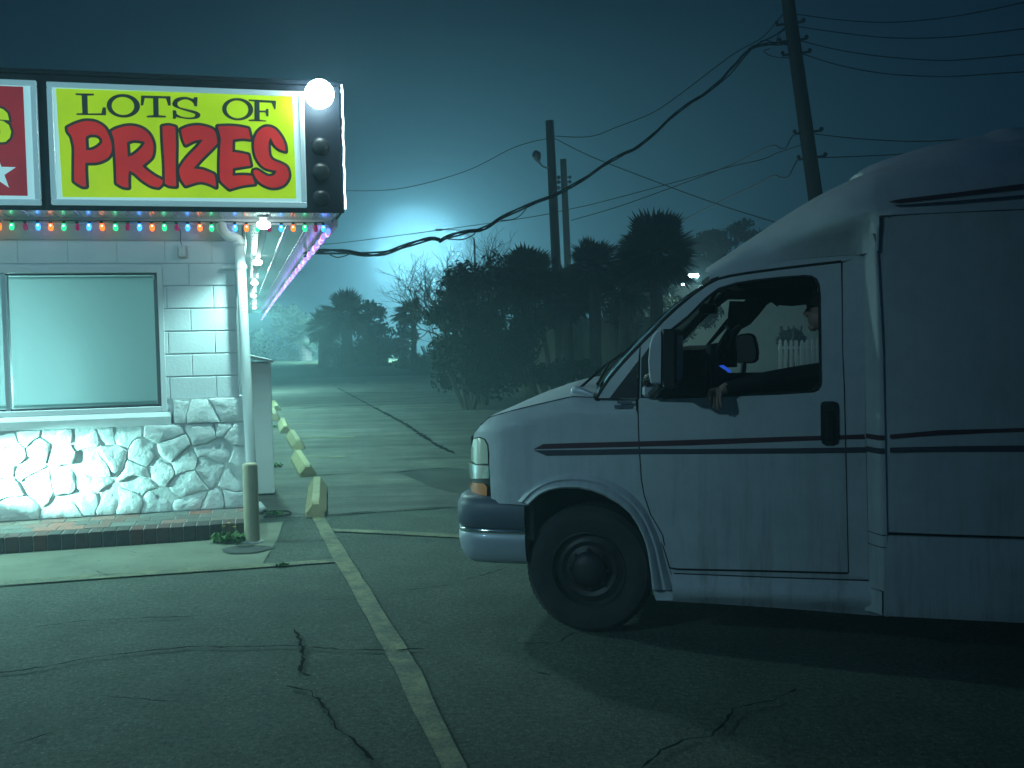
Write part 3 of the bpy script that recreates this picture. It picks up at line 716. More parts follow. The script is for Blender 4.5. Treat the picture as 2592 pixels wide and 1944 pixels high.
BM = {k: bulb_mesh(bm_[k], m_core[k], k != 'pink') for k in bulbcols}
bs = empty('christmas_string_lights', 'row of blue, orange, green and pink bulbs hanging under the shop sign', 'string lights', loc=BP(0, -.115, 2.72), rz=BA)
px = [(74, 'green'), (155, 'pink'), (235, 'blue'), (314, 'orange'), (397, 'green'), (478, 'pink'), (554, 'blue'), (632, 'orange'), (716, 'green'), (795, 'pink'), (867, 'blue'), (944, 'orange'), (1021, 'green'), (1098, 'pink'), (1168, 'blue'), (1241, 'orange'), (1315, 'green'), (1388, 'pink'), (1461, 'blue'), (1533, 'orange'), (1605, 'green'), (1677, 'pink'), (1749, 'blue'), (1822, 'orange'), (1895, 'green'), (1962, 'pink'), (2010, 'blue'), (-8, 'orange')]
for x, c in px:
    bx_ = bloc(*Z1(x, 1015), -.115)[0]
    o = bpy.data.objects.new('bulb', BM[c]); C.objects.link(o); o.parent = bs; o.location = (bx_, 0, -.004 + random.uniform(-.002, .002)); MWD[o] = None
    o.rotation_euler = (random.uniform(-.12, .12), random.uniform(-.1, .1), 0)
mb = MB(); mb.tube([(-1.9 + k * .135, .004, .018 - .005 * (k % 2)) for k in range(21)], .004, 6); mb.obj('cord', m_socket, bs)
rp = empty('receding_string_lights', 'long string of tiny coloured bulbs running back under the side eaves', 'string lights', loc=BP(XR - .045, -.06, 2.70), rz=BA)
cyc = ['blue', 'pink', 'green', 'orange']
NB = 330
def rope(k): y = .03 + .102 * k; return Vector((0.012 * sin(k * .9), y, -.004 - .00032 * y * y * .6))
m_rb = {'blue': mat('side_bulb_blue', (.2, .3, 1), .3, emit=(.10, .20, 1.0), es=2.6), 'pink': mat('side_bulb_pink', (1, .4, .7), .3, emit=(1.0, .12, .40), es=1.3), 'green': mat('side_bulb_white', (.8, .8, 1), .3, emit=(.55, .55, 1.0), es=2.2), 'orange': mat('side_bulb_violet', (.6, .3, 1), .3, emit=(.32, .14, 1.0), es=2.2)}
RM = {k: bulb_mesh(m_rb[k], m_rb[k], False) for k in cyc}
for k in range(100):
    o = bpy.data.objects.new('bulb', RM[cyc[k % 4]]); C.objects.link(o); o.parent = rp; o.location = rope(k); o.rotation_euler = (0, .25, 0)
mb = MB()
for k in range(100, NB):
    mb.lathe([(.0001, -.058), (.0165, -.044), (.0185, -.030), (.0105, 0)], rope(k), n=7, mi=k % 4)
o = mb.obj('far_bulbs', [m_rb[c] for c in cyc], rp); tag(o, kind='stuff')
mb = MB(); mb.tube([rope(k) + Vector((0, 0, .012)) for k in range(0, NB, 4)], .004, 5); mb.obj('cord', m_socket, rp)

# ------------------------------------------------------------------ soffit floods
def flood(x, y, label, power, grp='floodlights under the eaves', z=2.745, aim=(.35, 0), lc=LC, rl=.06):
    t_ = empty('eaves_floodlight', label, 'lamp', grp, loc=BP(x, y, z), rz=BA)
    mb = MB(); mb.lathe([(.055, 0), (.055, -.02), (.03, -.03), (.028, -.055), (.0001, -.055)], n=16); mb.obj('housing', m_alu, t_, smooth=True)
    mb = MB(); mb.ball((0, 0, -.085), (rl, rl, .038), 16, 10); mb.obj('lit_lens', m_lampsmall, t_, smooth=True)
    lamp('flood_light', BP(x, y, z - .15), power, lc, 0.05, 'SPOT', t_, rot=(UX * aim[0] + DY * aim[1] + Vector((0, 0, -1))), spot=radians(150), blend=.5)
    return t_
def FL(a, b_): p = on_z(*S(a, b_), 2.665) - B0; return p.dot(UX), p.dot(DY)
flood(bloc(*Z2(1640, 175), -.45)[0], -.45, 'brightest eaves floodlight, at the shop corner beside the downspout', 170, z=2.76, aim=(.1, -.25), lc=(0.48, 1.0, 0.93))
flood(*FL(556, 566), 'second eaves floodlight along the side wall, behind the downspout bracket', 330)
flood(*FL(550, 611), 'third eaves floodlight along the side wall', 480)
flood(*FL(548, 639), 'fourth eaves floodlight along the side wall', 640)
flood(*FL(550, 664), 'farthest eaves floodlight, near the end of the side wall', 800)
flood(-3.3, -.42, 'eaves floodlight above the window outside the left picture edge', 520, z=2.76, aim=(.1, -.55), lc=(0.48, 1.0, 0.93))
flood(-7.2, -.42, 'eaves floodlight at the far left end of the shop front', 260, z=2.76, aim=(0, -.1), lc=(0.48, 1.0, 0.93))
# ground floodlight grazing the stones from the left
gsp = empty('wall_washer_light', 'low floodlight on the brick step washing the stone base from the left', 'lamp', loc=BP(-2.95, -.42, .135), rz=BA)
mb = MB(); mb.box(-.09, .09, -.05, .05, .28, .40, .01); mb.tube([(0, 0, 0), (0, 0, .28)], .02); mb.lathe([(.0, 0), (.07, 0), (.06, .015), (.0, .02)], n=14); mb.obj('housing', m_darkmetal, gsp)
mb = MB(); mb.box(.0905, .096, -.04, .04, .295, .385); mb.obj('lit_lens', m_lampsmall, gsp)
lamp('washer_light', BP(-2.8, -.55, .62), 1500, (0.40, 1.0, 0.90), 0.02, 'SPOT', gsp, rot=(BP(-1.75, 0.0, .60) - BP(-2.8, -.55, .66)), spot=radians(38), blend=1.0)

# ------------------------------------------------------------------ downspout, bracket, wall box, side cabinet
ds = empty('downspout', 'white plastic drainpipe with elbow at the shop corner behind the bollard', 'drainpipe', loc=BP(.2, -.12, 0), rz=BA)
def bl3(fn, a, b, y): x, z = bloc(*fn(a, b), y); return Vector((x - .2, y + .12, z))
P_ = [bl3(Z2, 1378, 165, -.10), bl3(Z2, 1385, 200, -.12), bl3(Z2, 1420, 238, -.12), bl3(Z2, 1465, 252, -.12), bl3(Z2, 1490, 275, -.12), bl3(Z2, 1492, 330, -.12)]
P_ = spline(P_, 5); bot = bl3(Z3, 1572, 900, -.12); bot.z = .02
P_ += [lerp(P_[-1], bot, k / 10) for k in range(1, 11)]
mb = MB(); mb.tube(P_, .045, 20); auto_smooth(mb.obj('pipe', m_pvc, ds), 50)
q = bl3(Z2, 1490, 300, -.12); mb = MB(); mb.lathe([(.046, 0), (.052, .002), (.052, .03), (.046, .032)], q, 'Z', 24); q = bl3(Z2, 1400, 222, -.12); mb.obj('coupling', m_pvc, ds, smooth=True)
q = bl3(Z2, 1500, 430, -.12); mb = MB(); mb.box(q.x - .17, q.x + .055, .068, .115, q.z - .018, q.z + .018, .004); mb.lathe([(.0465, -.018), (.051, -.018), (.051, .018), (.0465, .018)], q, 'Z', 24); mb.obj('bracket', m_pvc, ds)
bx0, bz0 = bloc(*Z2(1132, 330), -.02)
jb = empty('junction_box', 'small rusty conduit box on the white wall above the window', 'junction box', loc=BP(bx0, -.006, bz0), rz=BA)
mb = MB(); mb.box(-.032, .032, -.03, 0, -.056, .052, .008); mb.obj('box', m_trim, jb)
mb = MB(); mb.box(-.037, -.032, -.028, -.002, -.058, .03, .001); mb.box(-.034, .03, -.03, -.002, -.062, -.0565, .001); mb.ball((0, -.031, -.03), .006); mb.ball((0, -.031, .035), .006); mb.obj('rust_edge', m_rust, jb)
mb = MB(); mb.tube([(0, -.012, .05), (-.012, -.012, .09), (-.005, -.01, .14), (-.01, -.008, .19)], .003, 6); mb.obj('wire_stub', m_wire, jb)
sc_ = empty('side_cabinet', 'tall pale grey metal cabinet against the side wall behind the drainpipe', 'utility cabinet', loc=BP(0.03, 1.5, 0), rz=BA)
mb = MB(); mb.box(0, .30, 0, .9, .02, 1.42, .01); mb.obj('box', m_trim, sc_)
mb = MB(); mb.add([(-.01, -.02, 1.50), (.32, -.02, 1.42), (.32, .92, 1.42), (-.01, .92, 1.50), (-.01, -.02, 1.53), (.325, -.02, 1.445), (.325, .92, 1.445), (-.01, .92, 1.53)], [(0, 1, 2, 3), (4, 5, 6, 7), (0, 1, 5, 4), (1, 2, 6, 5), (2, 3, 7, 6), (3, 0, 4, 7)]); mb.obj('sloping_lid', m_pvc, sc_)

# ------------------------------------------------------------------ brick step
bst = empty('brick_step', 'low red and grey brick step along the foot of the stone wall', 'step', loc=B0, rz=BA)
D0, D1 = -.06, -.84
mb = MB(); mb.box(XL, .035, D1 + .004, D0, 0, .128); mb.obj('mortar_bed', m_joint, bst)
mb = MB()
rb_ = random.Random(3)
def bcol(dark=False):
    c = rb_.choice([(0.30, 0.13, 0.10), (0.26, 0.16, 0.13), (0.20, 0.17, 0.14), (0.17, 0.16, 0.14), (0.22, 0.13, 0.11), (.16, .17, .15)]) if not dark else rb_.choice([(0.10, 0.055, 0.05), (0.085, 0.06, 0.055), (0.13, 0.06, 0.05), (.07, .055, .05)])
    k = rb_.uniform(.8, 1.2); return tuple(v * k for v in c)
nrow = 4; rh = (D0 - D1 - .0) / nrow
for r in range(nrow):
    y0 = D1 + r * rh; x = .04 - (.1 if r % 2 else 0)
    if r == 0: wd = .105
    else: wd = .205
    x = .04
    if r and r % 2: 
        mb.box(x - .1 + .005, x - .004, y0 + .004, y0 + rh - .004, .10, .134 + rb_.uniform(-.002, .002), .004, bcol()); x -= .1
    while x > -6.2:
        mb.box(x - wd + .005, x - .004, y0 + .004 - (.012 if r == 0 else 0), y0 + rh - .004, .10 if r else .008, .134 + rb_.uniform(-.002, .002), .004, bcol(r == 0) if r else bcol(True)); x -= wd
mb.obj('bricks', m_brick, bst)

# ------------------------------------------------------------------ bollard, weeds, hose
bp = on_z(*S(545, 1172))
bo = empty('bollard', 'beige steel bollard standing at the right end of the brick step', 'bollard', loc=bp)
top = on_pl(*S(543, 1000), bp, Vector((0, -1, 0))).z
mb = MB(); mb.lathe([(.062, 0), (.0615, top - .02), (.057, top - .008), (.045, top), (.0001, top + .002)], n=32); o = mb.obj('post', m_bollard, bo); auto_smooth(o, 40)
mb = MB(); mb.lathe([(.0622, top * .70), (.0632, top * .705), (.0632, top * .71), (.0622, top * .715)], n=32); mb.obj('weld_band', m_bollard, bo)
mb = MB(); mb.lathe([(.10, 0), (.095, .012), (.064, .02)], n=24); mb.obj('concrete_collar', m_joint, bo)
def weed(p, n, spread, h, label, flowers=0, sc=1.0):
    t_ = empty('weed', label, 'weed', loc=p); mb = MB(); rw = random.Random(int(p.x * 1000))
    for k in range(n):
        a = rw.uniform(0, 2 * pi); d = spread * sqrt(rw.random()); b = Vector((cos(a) * d * 1.3, sin(a) * d * .6, 0)); q = rw.uniform(0, 2 * pi); L = rw.uniform(.025, .06) * sc; ti = rw.uniform(.2, 1.2)
        dr = Vector((cos(q) * cos(ti), sin(q) * cos(ti), sin(ti))); s_ = Vector((-sin(q), cos(q), 0)) * L * .28
        z0 = Vector((0, 0, rw.random() * h)); m1 = b + z0 + dr * L * .5; mb.add([b + z0, m1 + s_, b + z0 + dr * L, m1 - s_], [(0, 1, 2, 3)])
    mb.obj('leaves', m_green_leaf, t_, recalc=False)
    for k in range(flowers):
        q = Vector((-.06 + .05 * k, -.02 * k, .14 + .03 * (k % 2)))
        mb = MB(); mb.tube([(q.x * .7, q.y, .01), q], .002, 5); mb.obj('stem', m_green_leaf, t_)
        mb = MB()
        for j in range(8):
            a = j * pi / 4; mb.add([q, q + Vector((cos(a - .3) * .014, sin(a - .3) * .008, .004)), q + Vector((cos(a) * .02, sin(a) * .012, .006)), q + Vector((cos(a + .3) * .014, sin(a + .3) * .008, .004))], [(0, 1, 2, 3)])
        mb.obj('flower', m_yellow_flower, t_, recalc=False)
weed(on_z(*Z3(1440, 1290)), 320, .13, .06, 'green weed with yellow flowers at the foot of the bollard', 3)
weed(on_z(*Z3(1750, 1440)), 60, .04, .015, 'tiny weed tuft growing on the yellow parking line', 0, .6)
weed(on_z(*Z3(1700, 1120)), 120, .07, .02, 'flat weed inside the loop of black hose', 0, .8)
weed(on_z(*Z3(1690, 820)), 110, .12, .03, 'weed tuft at the foot of the side cabinet', 0, 1.0)
weed(on_z(*Y8(470, 580)), 60, .12, .04, 'small weed beside the fourth wheel stop', 0, 1.2)
hz = [on_z(*Z3(*p)) for p in ((1640, 1142), (1720, 1140), (1780, 1130), (1810, 1118), (1790, 1105), (1720, 1104), (1650, 1106), (1600, 1110))]
mb = MB(); mb.tube(spline([Vector((p.x, p.y, .022)) for p in hz], 5), .009, 8)
tag(mb.obj('hose', m_wire), 'black hose looped on the ground behind the bollard', 'hose')
pp = on_z(*Z3(1640, 1110)); t_ = empty('plastic_elbow', 'short white plastic drain outlet lying behind the bollard', 'drain outlet', loc=pp)
mb = MB(); mb.tube([(-.06, .02, .10), (-.03, .01, .06), (.0, 0, .03)], [.035, .04, .042], 14); mb.obj('outlet', m_pvc, t_, smooth=True)

# ------------------------------------------------------------------ wheel stops
def stop_mesh(L=1.82, w=.20, h=.15):
    b = bmesh.new(); prof = [(-w / 2, 0), (w / 2, 0), (w / 2, .045), (w * .17, h), (-w * .17, h), (-w / 2, .045)]
    rows = []
    rj = random.Random(2)
    ys = [0, .03, .10] + [.1 + (L - .2) * k / 8 for k in range(1, 8)] + [L - .10, L - .03, L]
    for y in ys:
        k = .80 if y in (0, L) else (.94 if y in (.03, L - .03) else 1)
        rows.append([b.verts.new((x * k + rj.uniform(-.002, .002), y, z * (k if z > .05 else 1) + (rj.uniform(-.002, .002) if z > 0 else 0))) for x, z in prof])
    for r, s in zip(rows, rows[1:]):
        for i in range(6): b.faces.new((r[i], r[(i + 1) % 6], s[(i + 1) % 6], s[i]))
    b.faces.new(rows[0]); b.faces.new(rows[-1][::-1]); bmesh.ops.recalc_face_normals(b, faces=b.faces)
    me = bpy.data.meshes.new('stop'); b.to_mesh(me); b.free(); return me
sm = stop_mesh(); sm.materials.append(m_stop)
names = ['nearest wheel stop, end-on, at the head of the long yellow line', 'second nearest wheel stop, turned sideways behind the first', 'third nearest wheel stop along the side wall', 'fourth wheel stop along the side wall, beside a small weed', 'fifth wheel stop along the side wall',
         'sixth wheel stop along the side wall', 'seventh wheel stop along the side wall', 'eighth wheel stop along the side wall, pale in the fog', 'farthest wheel stop, faint in the fog by the wall']
stp = [((788, 1295), (838, 1000)), ((725, 972), (612, 785)), ((650, 752), (570, 620)), ((545, 625), (512, 522)), ((462, 522), (440, 450)), ((475, 445), (425, 388)), ((410, 395), (420, 340)), ((385, 345), (375, 300)), ((365, 290), (362, 262))]
for k, ((a, b), (c, d)) in enumerate(stp):
    p0 = on_z(*Y8(a, b)); p1 = on_z(*Y8(c, d)); v = p1 - p0; v.z = 0; L = v.length
    an = math.atan2(-v.x, v.y)
    if k == 0: an = radians(10)
    elif k > 3: an = radians(14.6) + (an - radians(14.6)) * .35
    o = bpy.data.objects.new('wheel_stop', sm); C.objects.link(o); o.location = (p0.x, p0.y, .004); o.rotation_euler = (0, 0, an)
    tag(o, names[k] , 'wheel stop', 'yellow concrete wheel stops along the side of the shop')

# ================================================================== BACKGROUND
def wire(name, pts, r, label, strands=1, mm=None):
    mb = MB(); P = spline(pts, 6)
    for s_ in range(strands):
        rw = random.Random(s_ + len(pts)); off_ = Vector((0, rw.uniform(-.03, .03), 0)) if s_ else Vector((0, 0, 0))
        ph = rw.uniform(0, 6); am = .045 if s_ else 0
        mb.tube([p + off_ + Vector((0, 0, am * sin(i * .55 + ph))) for i, p in enumerate(P)], r, 5)
    return tag(mb.obj(name, mm or m_wire), label, 'cable', 'overhead cables')
def ydepth(fn, pts, y0, y1):
    n = len(pts) - 1
    X0, X1 = pts[0][0], pts[-1][0]
    return [on_y(*fn(a, b), y0 + (y1 - y0) * (a - X0) / (X1 - X0)) for a, b in pts]
PR, PM, P2 = 21.0, 29.0, 37.0
def pole(name, a, b, y, r0, r1, label):
    pa = on_y(*a, y); pb = on_y(*b, y); d = (pa - pb).normalized()
    k = pb.z / d.z; base = pb - d * k; topp = pa
    t_ = empty(name, label, 'utility pole', 'wooden utility poles', loc=base)
    mb = MB(); mb.tube([lerp(base, topp, k / 10) - base for k in range(11)], [lerp(r0, r1, k / 10) for k in range(11)], 16); mb.obj('pole_shaft', m_pole, t_, smooth=True)
    return t_, base, topp, d
tA, bA, pA, dA = pole('utility_pole', Y4(1162, -190), Y4(1308, 850), PR, .17, .125, 'big leaning wooden utility pole rising behind the van roof')
for (a, b) in ((1195, 105), (1208, 178), (1222, 235), (1273, 575), (1290, 685)):
    q = on_y(*Y4(a, b), PR) - bA; mb = MB(); mb.tube([q + Vector((-.28, -.05, -.03)), q + Vector((.28, -.05, .03))], .025, 6); mb.ball(q + Vector((.27, -.05, .06)), .045); mb.ball(q + Vector((-.27, -.05, 0.02)), .04); mb.obj('insulator_bracket', m_darkmetal, tA)
tB, bB, pB, dB = pole('utility_pole', Y4(156, 523), Y4(185, 1150), PM, .15, .115, 'middle utility pole carrying a small unlit street lamp')
q = [on_y(*Y4(*p), PM - .1) for p in ((152, 728), (128, 722), (112, 705), (104, 690))]
mb = MB(); mb.tube(spline([p - bB for p in q], 4), .025, 8); mb.obj('lamp_arm', m_alu, tB)
q0_ = on_y(*Y4(108, 700), PM - .1) - bB; q1_ = on_y(*Y4(94, 652), PM - .1) - bB
mb = MB(); mb.tube([q0_, lerp(q0_, q1_, .3), lerp(q0_, q1_, .7), q1_], [.05, .11, .13, .04], 10); mb.obj('lamp_head', m_alu, tB, smooth=True)
tC, bC, pC, dC = pole('utility_pole', Y4(215, 690), Y4(233, 1100), P2, .14, .11, 'thinner utility pole just right of the middle pole')
for b in (770, 790, 815):
    q = on_y(*Y4(219, b), P2) - bC; mb = MB(); mb.ball(q + Vector((-.2, -.1, 0)), .07); mb.ball(q + Vector((.2, -.1, 0)), .06); mb.tube([q + Vector((-.2, -.1, 0)), q + Vector((.2, -.1, 0))], .02, 6); mb.obj('insulator_bracket', m_darkmetal, tC)
wire('cable', ydepth(Y4, [(1172, 55), (1080, 160), (960, 230), (850, 310), (720, 410), (600, 490), (450, 550), (330, 592), (180, 590)], PR, PM), .012, 'topmost thin cable sagging between the leaning pole and the middle pole')
bun = [Y4(*p) for p in ((1190, 182), (1150, 195), (1040, 198), (960, 285), (850, 385), (700, 500), (540, 630), (400, 715), (180, 840))] + [Z5(0, 465)] 
bun = bun[:-1] + [Z5(600, 290), Z5(430, 365), Z5(200, 430), Z4(1700, 15), Z4(1300, 125), Z4(900, 150), Z4(480, 152)]
n = len(bun) - 1; U0, U1 = bun[0][0], bun[-1][0]
bw = [on_y(u, v, PR + (12.6 - PR) * ((U0 - u) / (U0 - U1)) ** 1.3) for u, v in bun]
wire('cable', bw, .014, 'thick bundle of cables running from the leaning pole down to the shop eaves', 4)
lp = [on_y(*Z5(*p), bw[-6].y) for p in ((430, 375), (400, 405), (330, 432), (230, 428))]
wire('cable', lp, .010, 'loose loop hanging from the cable bundle over the bare tree')
lp = [on_y(*Z4(*p), 13.4) for p in ((720, 165), (780, 188), (840, 182), (900, 160))]
wire('cable', lp, .008, 'loose loop hanging from the cable bundle near the shop')
lp = [on_y(*Z5(*p), bw[-8].y) for p in ((780, 215), (740, 262), (680, 292), (600, 298))]
wire('cable', lp, .009, 'loose loop hanging from the cable bundle right of the bare tree')
wire('cable', ydepth(Y4, [(1176, 120), (1130, 155), (1040, 205), (940, 320), (850, 395)], PR, PR - 1.2), .014, 'second strand joining the cable bundle near the leaning pole')
wire('cable', ydepth(Y4, [(1188, 118), (1150, 150), (1135, 185), (1100, 175), (1070, 178)], PR, PR - .4), .010, 'curly jumper wire near the top of the leaning pole')
wire('cable', ydepth(Y4, [(1210, 248), (1160, 250), (1110, 240), (1085, 220), (1110, 212)], PR, PR - .3), .009, 'lower loop of wire left of the leaning pole')
wire('cable', ydepth(Y4, [(1258, 625), (1150, 660), (1080, 690), (930, 725), (680, 795), (400, 870), (250, 905), (0, 952)], PR, 33) + [on_y(*Z4(900, 45), 38), on_y(*Z4(560, 68), 40)], .011, 'thin cable from the leaning pole past both rear poles towards the shop')
wire('cable', ydepth(Y4, [(1262, 572), (1230, 575), (1205, 595), (1180, 640), (1155, 642), (1125, 630), (1040, 665), (930, 720), (680, 815), (440, 900), (250, 955)], PR, P2), .014, 'wavy cable from the leaning pole to the thin rear pole')
wire('cable', ydepth(Y4, [(1272, 680), (1235, 690), (1215, 720), (1190, 765), (1155, 768), (1125, 760), (1040, 805), (900, 870), (740, 950)], PR, 30), .014, 'lowest wavy cable from the leaning pole down behind the palms')
wire('cable', ydepth(Y4, [(180, 600), (340, 680), (650, 800), (900, 890), (1130, 962)], PM, 24), .012, 'cable slanting down right from the middle pole behind the van')
wire('cable', [on_y(*Y4(145, 600), PM), on_y(*Y4(0, 640), 31), on_y(*S(1000, 372), 33), on_y(*S(860, 408), 36), on_y(*S(745, 412), 39)], .011, 'thin cable running left from the middle pole into the fog')
for pts, l in (([(1200, 58), (1400, 85), (1600, 97), (1800, 85), (2000, 55), (2260, 0)], 'first cable from the top going right from the leaning pole'), ([(1212, 112), (1400, 140), (1600, 162), (1800, 165), (2000, 150), (2260, 118)], 'second cable from the top going right from the leaning pole'),
               ([(1225, 172), (1400, 215), (1600, 245), (1850, 262), (2050, 250), (2260, 230)], 'third cable from the top going right from the leaning pole'), ([(1235, 228), (1400, 280), (1600, 318), (1850, 332), (2050, 322), (2260, 308)], 'fourth cable from the top going right from the leaning pole'),
               ([(1285, 578), (1450, 597), (1640, 610), (1800, 612), (2000, 600)], 'upper cable vanishing behind the van roof'), ([(1300, 684), (1480, 678), (1650, 670), (1800, 655)], 'lower cable vanishing behind the van roof')):
    wire('cable', ydepth(Y4, pts, PR, 15), .011, l)

# hidden street lamp glowing in the fog
gp = on_y(*S(893, 475), 62)
slp = empty('street_lamp', 'street lamp behind the bare tree, lost in its own glow in the fog', 'street lamp', loc=(gp.x + 3.6, gp.y, 0))
mb = MB(); mb.tube([(0, 0, 0), (0, 0, gp.z - 1.2)], [.10, .06], 12); mb.tube(spline([(0, 0, gp.z - 1.2), (-.8, 0, gp.z - .7), (-1.9, 0, gp.z - .6)], 5), .03, 8); mb.obj('pole_shaft', m_alu, slp)
mb = MB(); mb.box(-2.3, -1.9, -.12, .16, gp.z - .68, gp.z - .56, .03); mb.obj('lamp_head', m_darkmetal, slp)
STREET_W = 36000
lamp('street_light', gp + Vector((-.3, 4, -1.2)), STREET_W, (0.44, 0.90, 1.0), 0.0, 'AREA', slp, rot=Vector((0, 1, -.3)))
bpy.data.lights['street_light'].shape = 'DISK'; bpy.data.lights['street_light'].size = 6.0

lf = empty('lot_floodlight', 'pole floodlight outside the frame, behind and left of the camera, washing the van side', 'lamp', loc=(-7.5, -1.5, 0))
mb = MB(); mb.tube([(0, 0, 0), (0, 0, 5.4)], [.08, .05], 12); mb.obj('pole_shaft', m_alu, lf)
mb = MB(); mb.box(-.2, .2, -.14, .0, 5.35, 5.6, .02); mb.obj('housing', m_darkmetal, lf)
mb = MB(); mb.box(-.17, .17, .003, .01, 5.38, 5.57); mb.obj('lit_lens', m_lampsmall, lf)
LOT_W = 1300
lamp('lot_light', (-7.5, -1.3, 5.45), LOT_W, (0.40, 0.84, 1.0), 0.12, 'SPOT', lf, rot=Vector((-3.2, 7.2, 1.8)) - Vector((-7.5, -1.3, 5.45)), spot=radians(68), blend=1.0)

# ---- vegetation
def fan_palm(name, crown, r, trunk_base, label, nl=46, group=None, tr=.16, seed=1, blade=1.0, lean=None):
    rp_ = random.Random(seed); t_ = empty(name, label, 'palm tree', group, loc=(trunk_base.x, trunk_base.y, 0)); base = Vector((trunk_base.x, trunk_base.y, 0))
    mb = MB(); c = crown - base; up_ = [Vector((0, 0, 0)), Vector((c.x * .3, c.y * .3, c.z * .45)), c - Vector((0, 0, r * .15))]
    S_ = spline(up_, 8); mb.tube(S_, [tr * (1.15 - .3 * k / len(S_)) * (1 + .06 * (k % 2)) for k in range(len(S_))], 12)
    mb.obj('trunk', m_bark, t_)
    mb = MB()
    for k in range(nl):
        a = rp_.uniform(0, 2 * pi); e = math.asin(rp_.uniform(-.75, .98)); d = Vector((cos(a) * cos(e), sin(a) * cos(e), sin(e)))
        L = r * rp_.uniform(.30, .50); s0 = c; hub = c + d * L; hub.z -= .12 * L * (1 - d.z)
        mb.tube([s0, lerp(s0, hub, .5) + Vector((0, 0, .03)), hub], [.018, .012, .008], 4, False)
        side = d.cross(Vector((0, 0, 1)));  side = side.normalized() if side.length > .1 else Vector((1, 0, 0))
        side = (side + Vector((rp_.uniform(-.4, .4), rp_.uniform(-.4, .4), rp_.uniform(-.5, .5)))).normalized(); side = (side - d * side.dot(d)).normalized(); nrm = d.cross(side)
        R_ = r * rp_.uniform(.50, .68); nb = 17
        for j in range(nb):
            q = radians(-95 + 190 * j / (nb - 1)) + rp_.uniform(-.04, .04); ln = R_ * (1 - .25 * abs(q) / 1.7) * rp_.uniform(.88, 1.08)
            dr = (d * cos(q) + side * sin(q)) - nrm * .18 * abs(sin(q)); dr.normalize(); w = (side * cos(q) - d * sin(q)) * .055 * R_ * 1.3 * blade
            m1 = hub + dr * ln * .55 ; tip = hub + dr * ln + Vector((0, 0, -.12 * ln * (1.1 - d.z)))
            mb.add([hub, m1 + w + nrm * .01, tip, m1 - w], [(0, 1, 2, 3)])
    mb.obj('crown', m_frond, t_, recalc=False)
    # skirt of hanging dead fronds
    mb = MB()
    for k in range(26):
        a = rp_.uniform(0, 2 * pi); p = c + Vector((cos(a) * .14, sin(a) * .14, -.05)); q = p + Vector((cos(a) * rp_.uniform(.1, .35) * r, sin(a) * rp_.uniform(.1, .35) * r, -rp_.uniform(.3, .75) * r)); s_ = Vector((-sin(a), cos(a), 0)) * .06 * r
        m1 = lerp(p, q, .6); mb.add([p, m1 + s_, q, m1 - s_], [(0, 1, 2, 3)])
    mb.obj('dead_skirt', m_bark, t_, recalc=False)
    return t_
def foliage(mb, c, rad, n, size, rg, hollow=.35, base=Vector((0, 0, 0))):
    lobes = [Vector((rg.uniform(-1, 1), rg.uniform(-1, 1), rg.uniform(-.8, 1))) for _ in range(max(6, n // 260))]
    lobes = [l.normalized() * rg.uniform(.45, .85) for l in lobes]
    for k in range(n):
        l = rg.choice(lobes); d = Vector((rg.gauss(0, 1), rg.gauss(0, 1), rg.gauss(0, 1))).normalized() * (rg.random() ** .5) * .42
        p = l + d; p = Vector((p.x * rad[0], p.y * rad[1], p.z * rad[2])) + c
        if p.z < .03: continue
        a = Vector((rg.gauss(0, 1), rg.gauss(0, 1), rg.gauss(0, 1))).normalized(); b = a.orthogonal().normalized(); s = size * rg.uniform(.6, 1.4)
        mb.add([p - base - a * s, p - base + b * s * .45, p - base + a * s, p - base - b * s * .45], [(0, 1, 2, 3)])
def shrub(name, label, blobs, n, size, y, seed=1, cat='shrub', m=None, group=None):
    rg = random.Random(seed); g = on_y(*blobs[0][0], y)
    base = Vector((g.x, g.y, 0)); t_ = empty(name, label, cat, group, loc=base); mb = MB()
    tot = sum(r[0] * r[1] for _, r, *_ in blobs)
    for it in blobs:
        (uv, r) = it[0], it[1]; yo = it[2] if len(it) > 2 else 0
        c = on_y(*uv, y + yo); foliage(mb, c, (r[0], min(r[0], 1.6), r[1]), int(n * r[0] * r[1] / tot), size, rg, base=base)
    mb.obj('foliage', m or m_leaf, t_, recalc=False)
    mb = MB()
    for k in range(7):
        a = rg.uniform(0, 6.28); c = on_y(*blobs[0][0], y) - base
        mb.tube(spline([(cos(a) * .1, sin(a) * .1, 0), Vector((cos(a) * .3, sin(a) * .3, c.z * .5)), Vector((c.x + cos(a) * .6, c.y + sin(a) * .6, c.z + .3))], 4), [.05 - .003 * i for i in range(9)], 6)
    mb.obj('stems', m_bark, t_)
    return t_
def palm_at(name, cx, cy, y, rpx, label, seed, basex=None, nl=46, grp='fan palms behind the wooden fence'):
    trr = .16 * y / 30 if y > 40 else .16
    c = on_y(*S(cx, cy), y); r = rpx / 2235 * y; b = on_y(*S(basex or cx, 750), y)
    return fan_palm(name, c, r, b, label, nl, grp, seed=seed, tr=trr)
palm_at('fan_palm', 1418, 545, 26, 100, 'tallest fan palm, dark against the sky behind the van windshield', 1, nl=95)
palm_at('fan_palm', 1285, 575, 27, 75, 'fan palm just right of the two rear poles', 2, nl=75)
palm_at('fan_palm', 1140, 600, 27, 80, 'fan palm left of the two rear poles', 3, nl=80)
palm_at('fan_palm', 1350, 625, 28, 70, 'lower fan palm under the tallest one', 5, nl=60)
palm_at('fan_palm', 1225, 640, 28, 70, 'lower fan palm behind the two rear poles', 6, nl=60)
palm_at('fan_palm', 1425, 650, 32.5, 60, 'low fan palm nearest the van windshield', 7, nl=60)
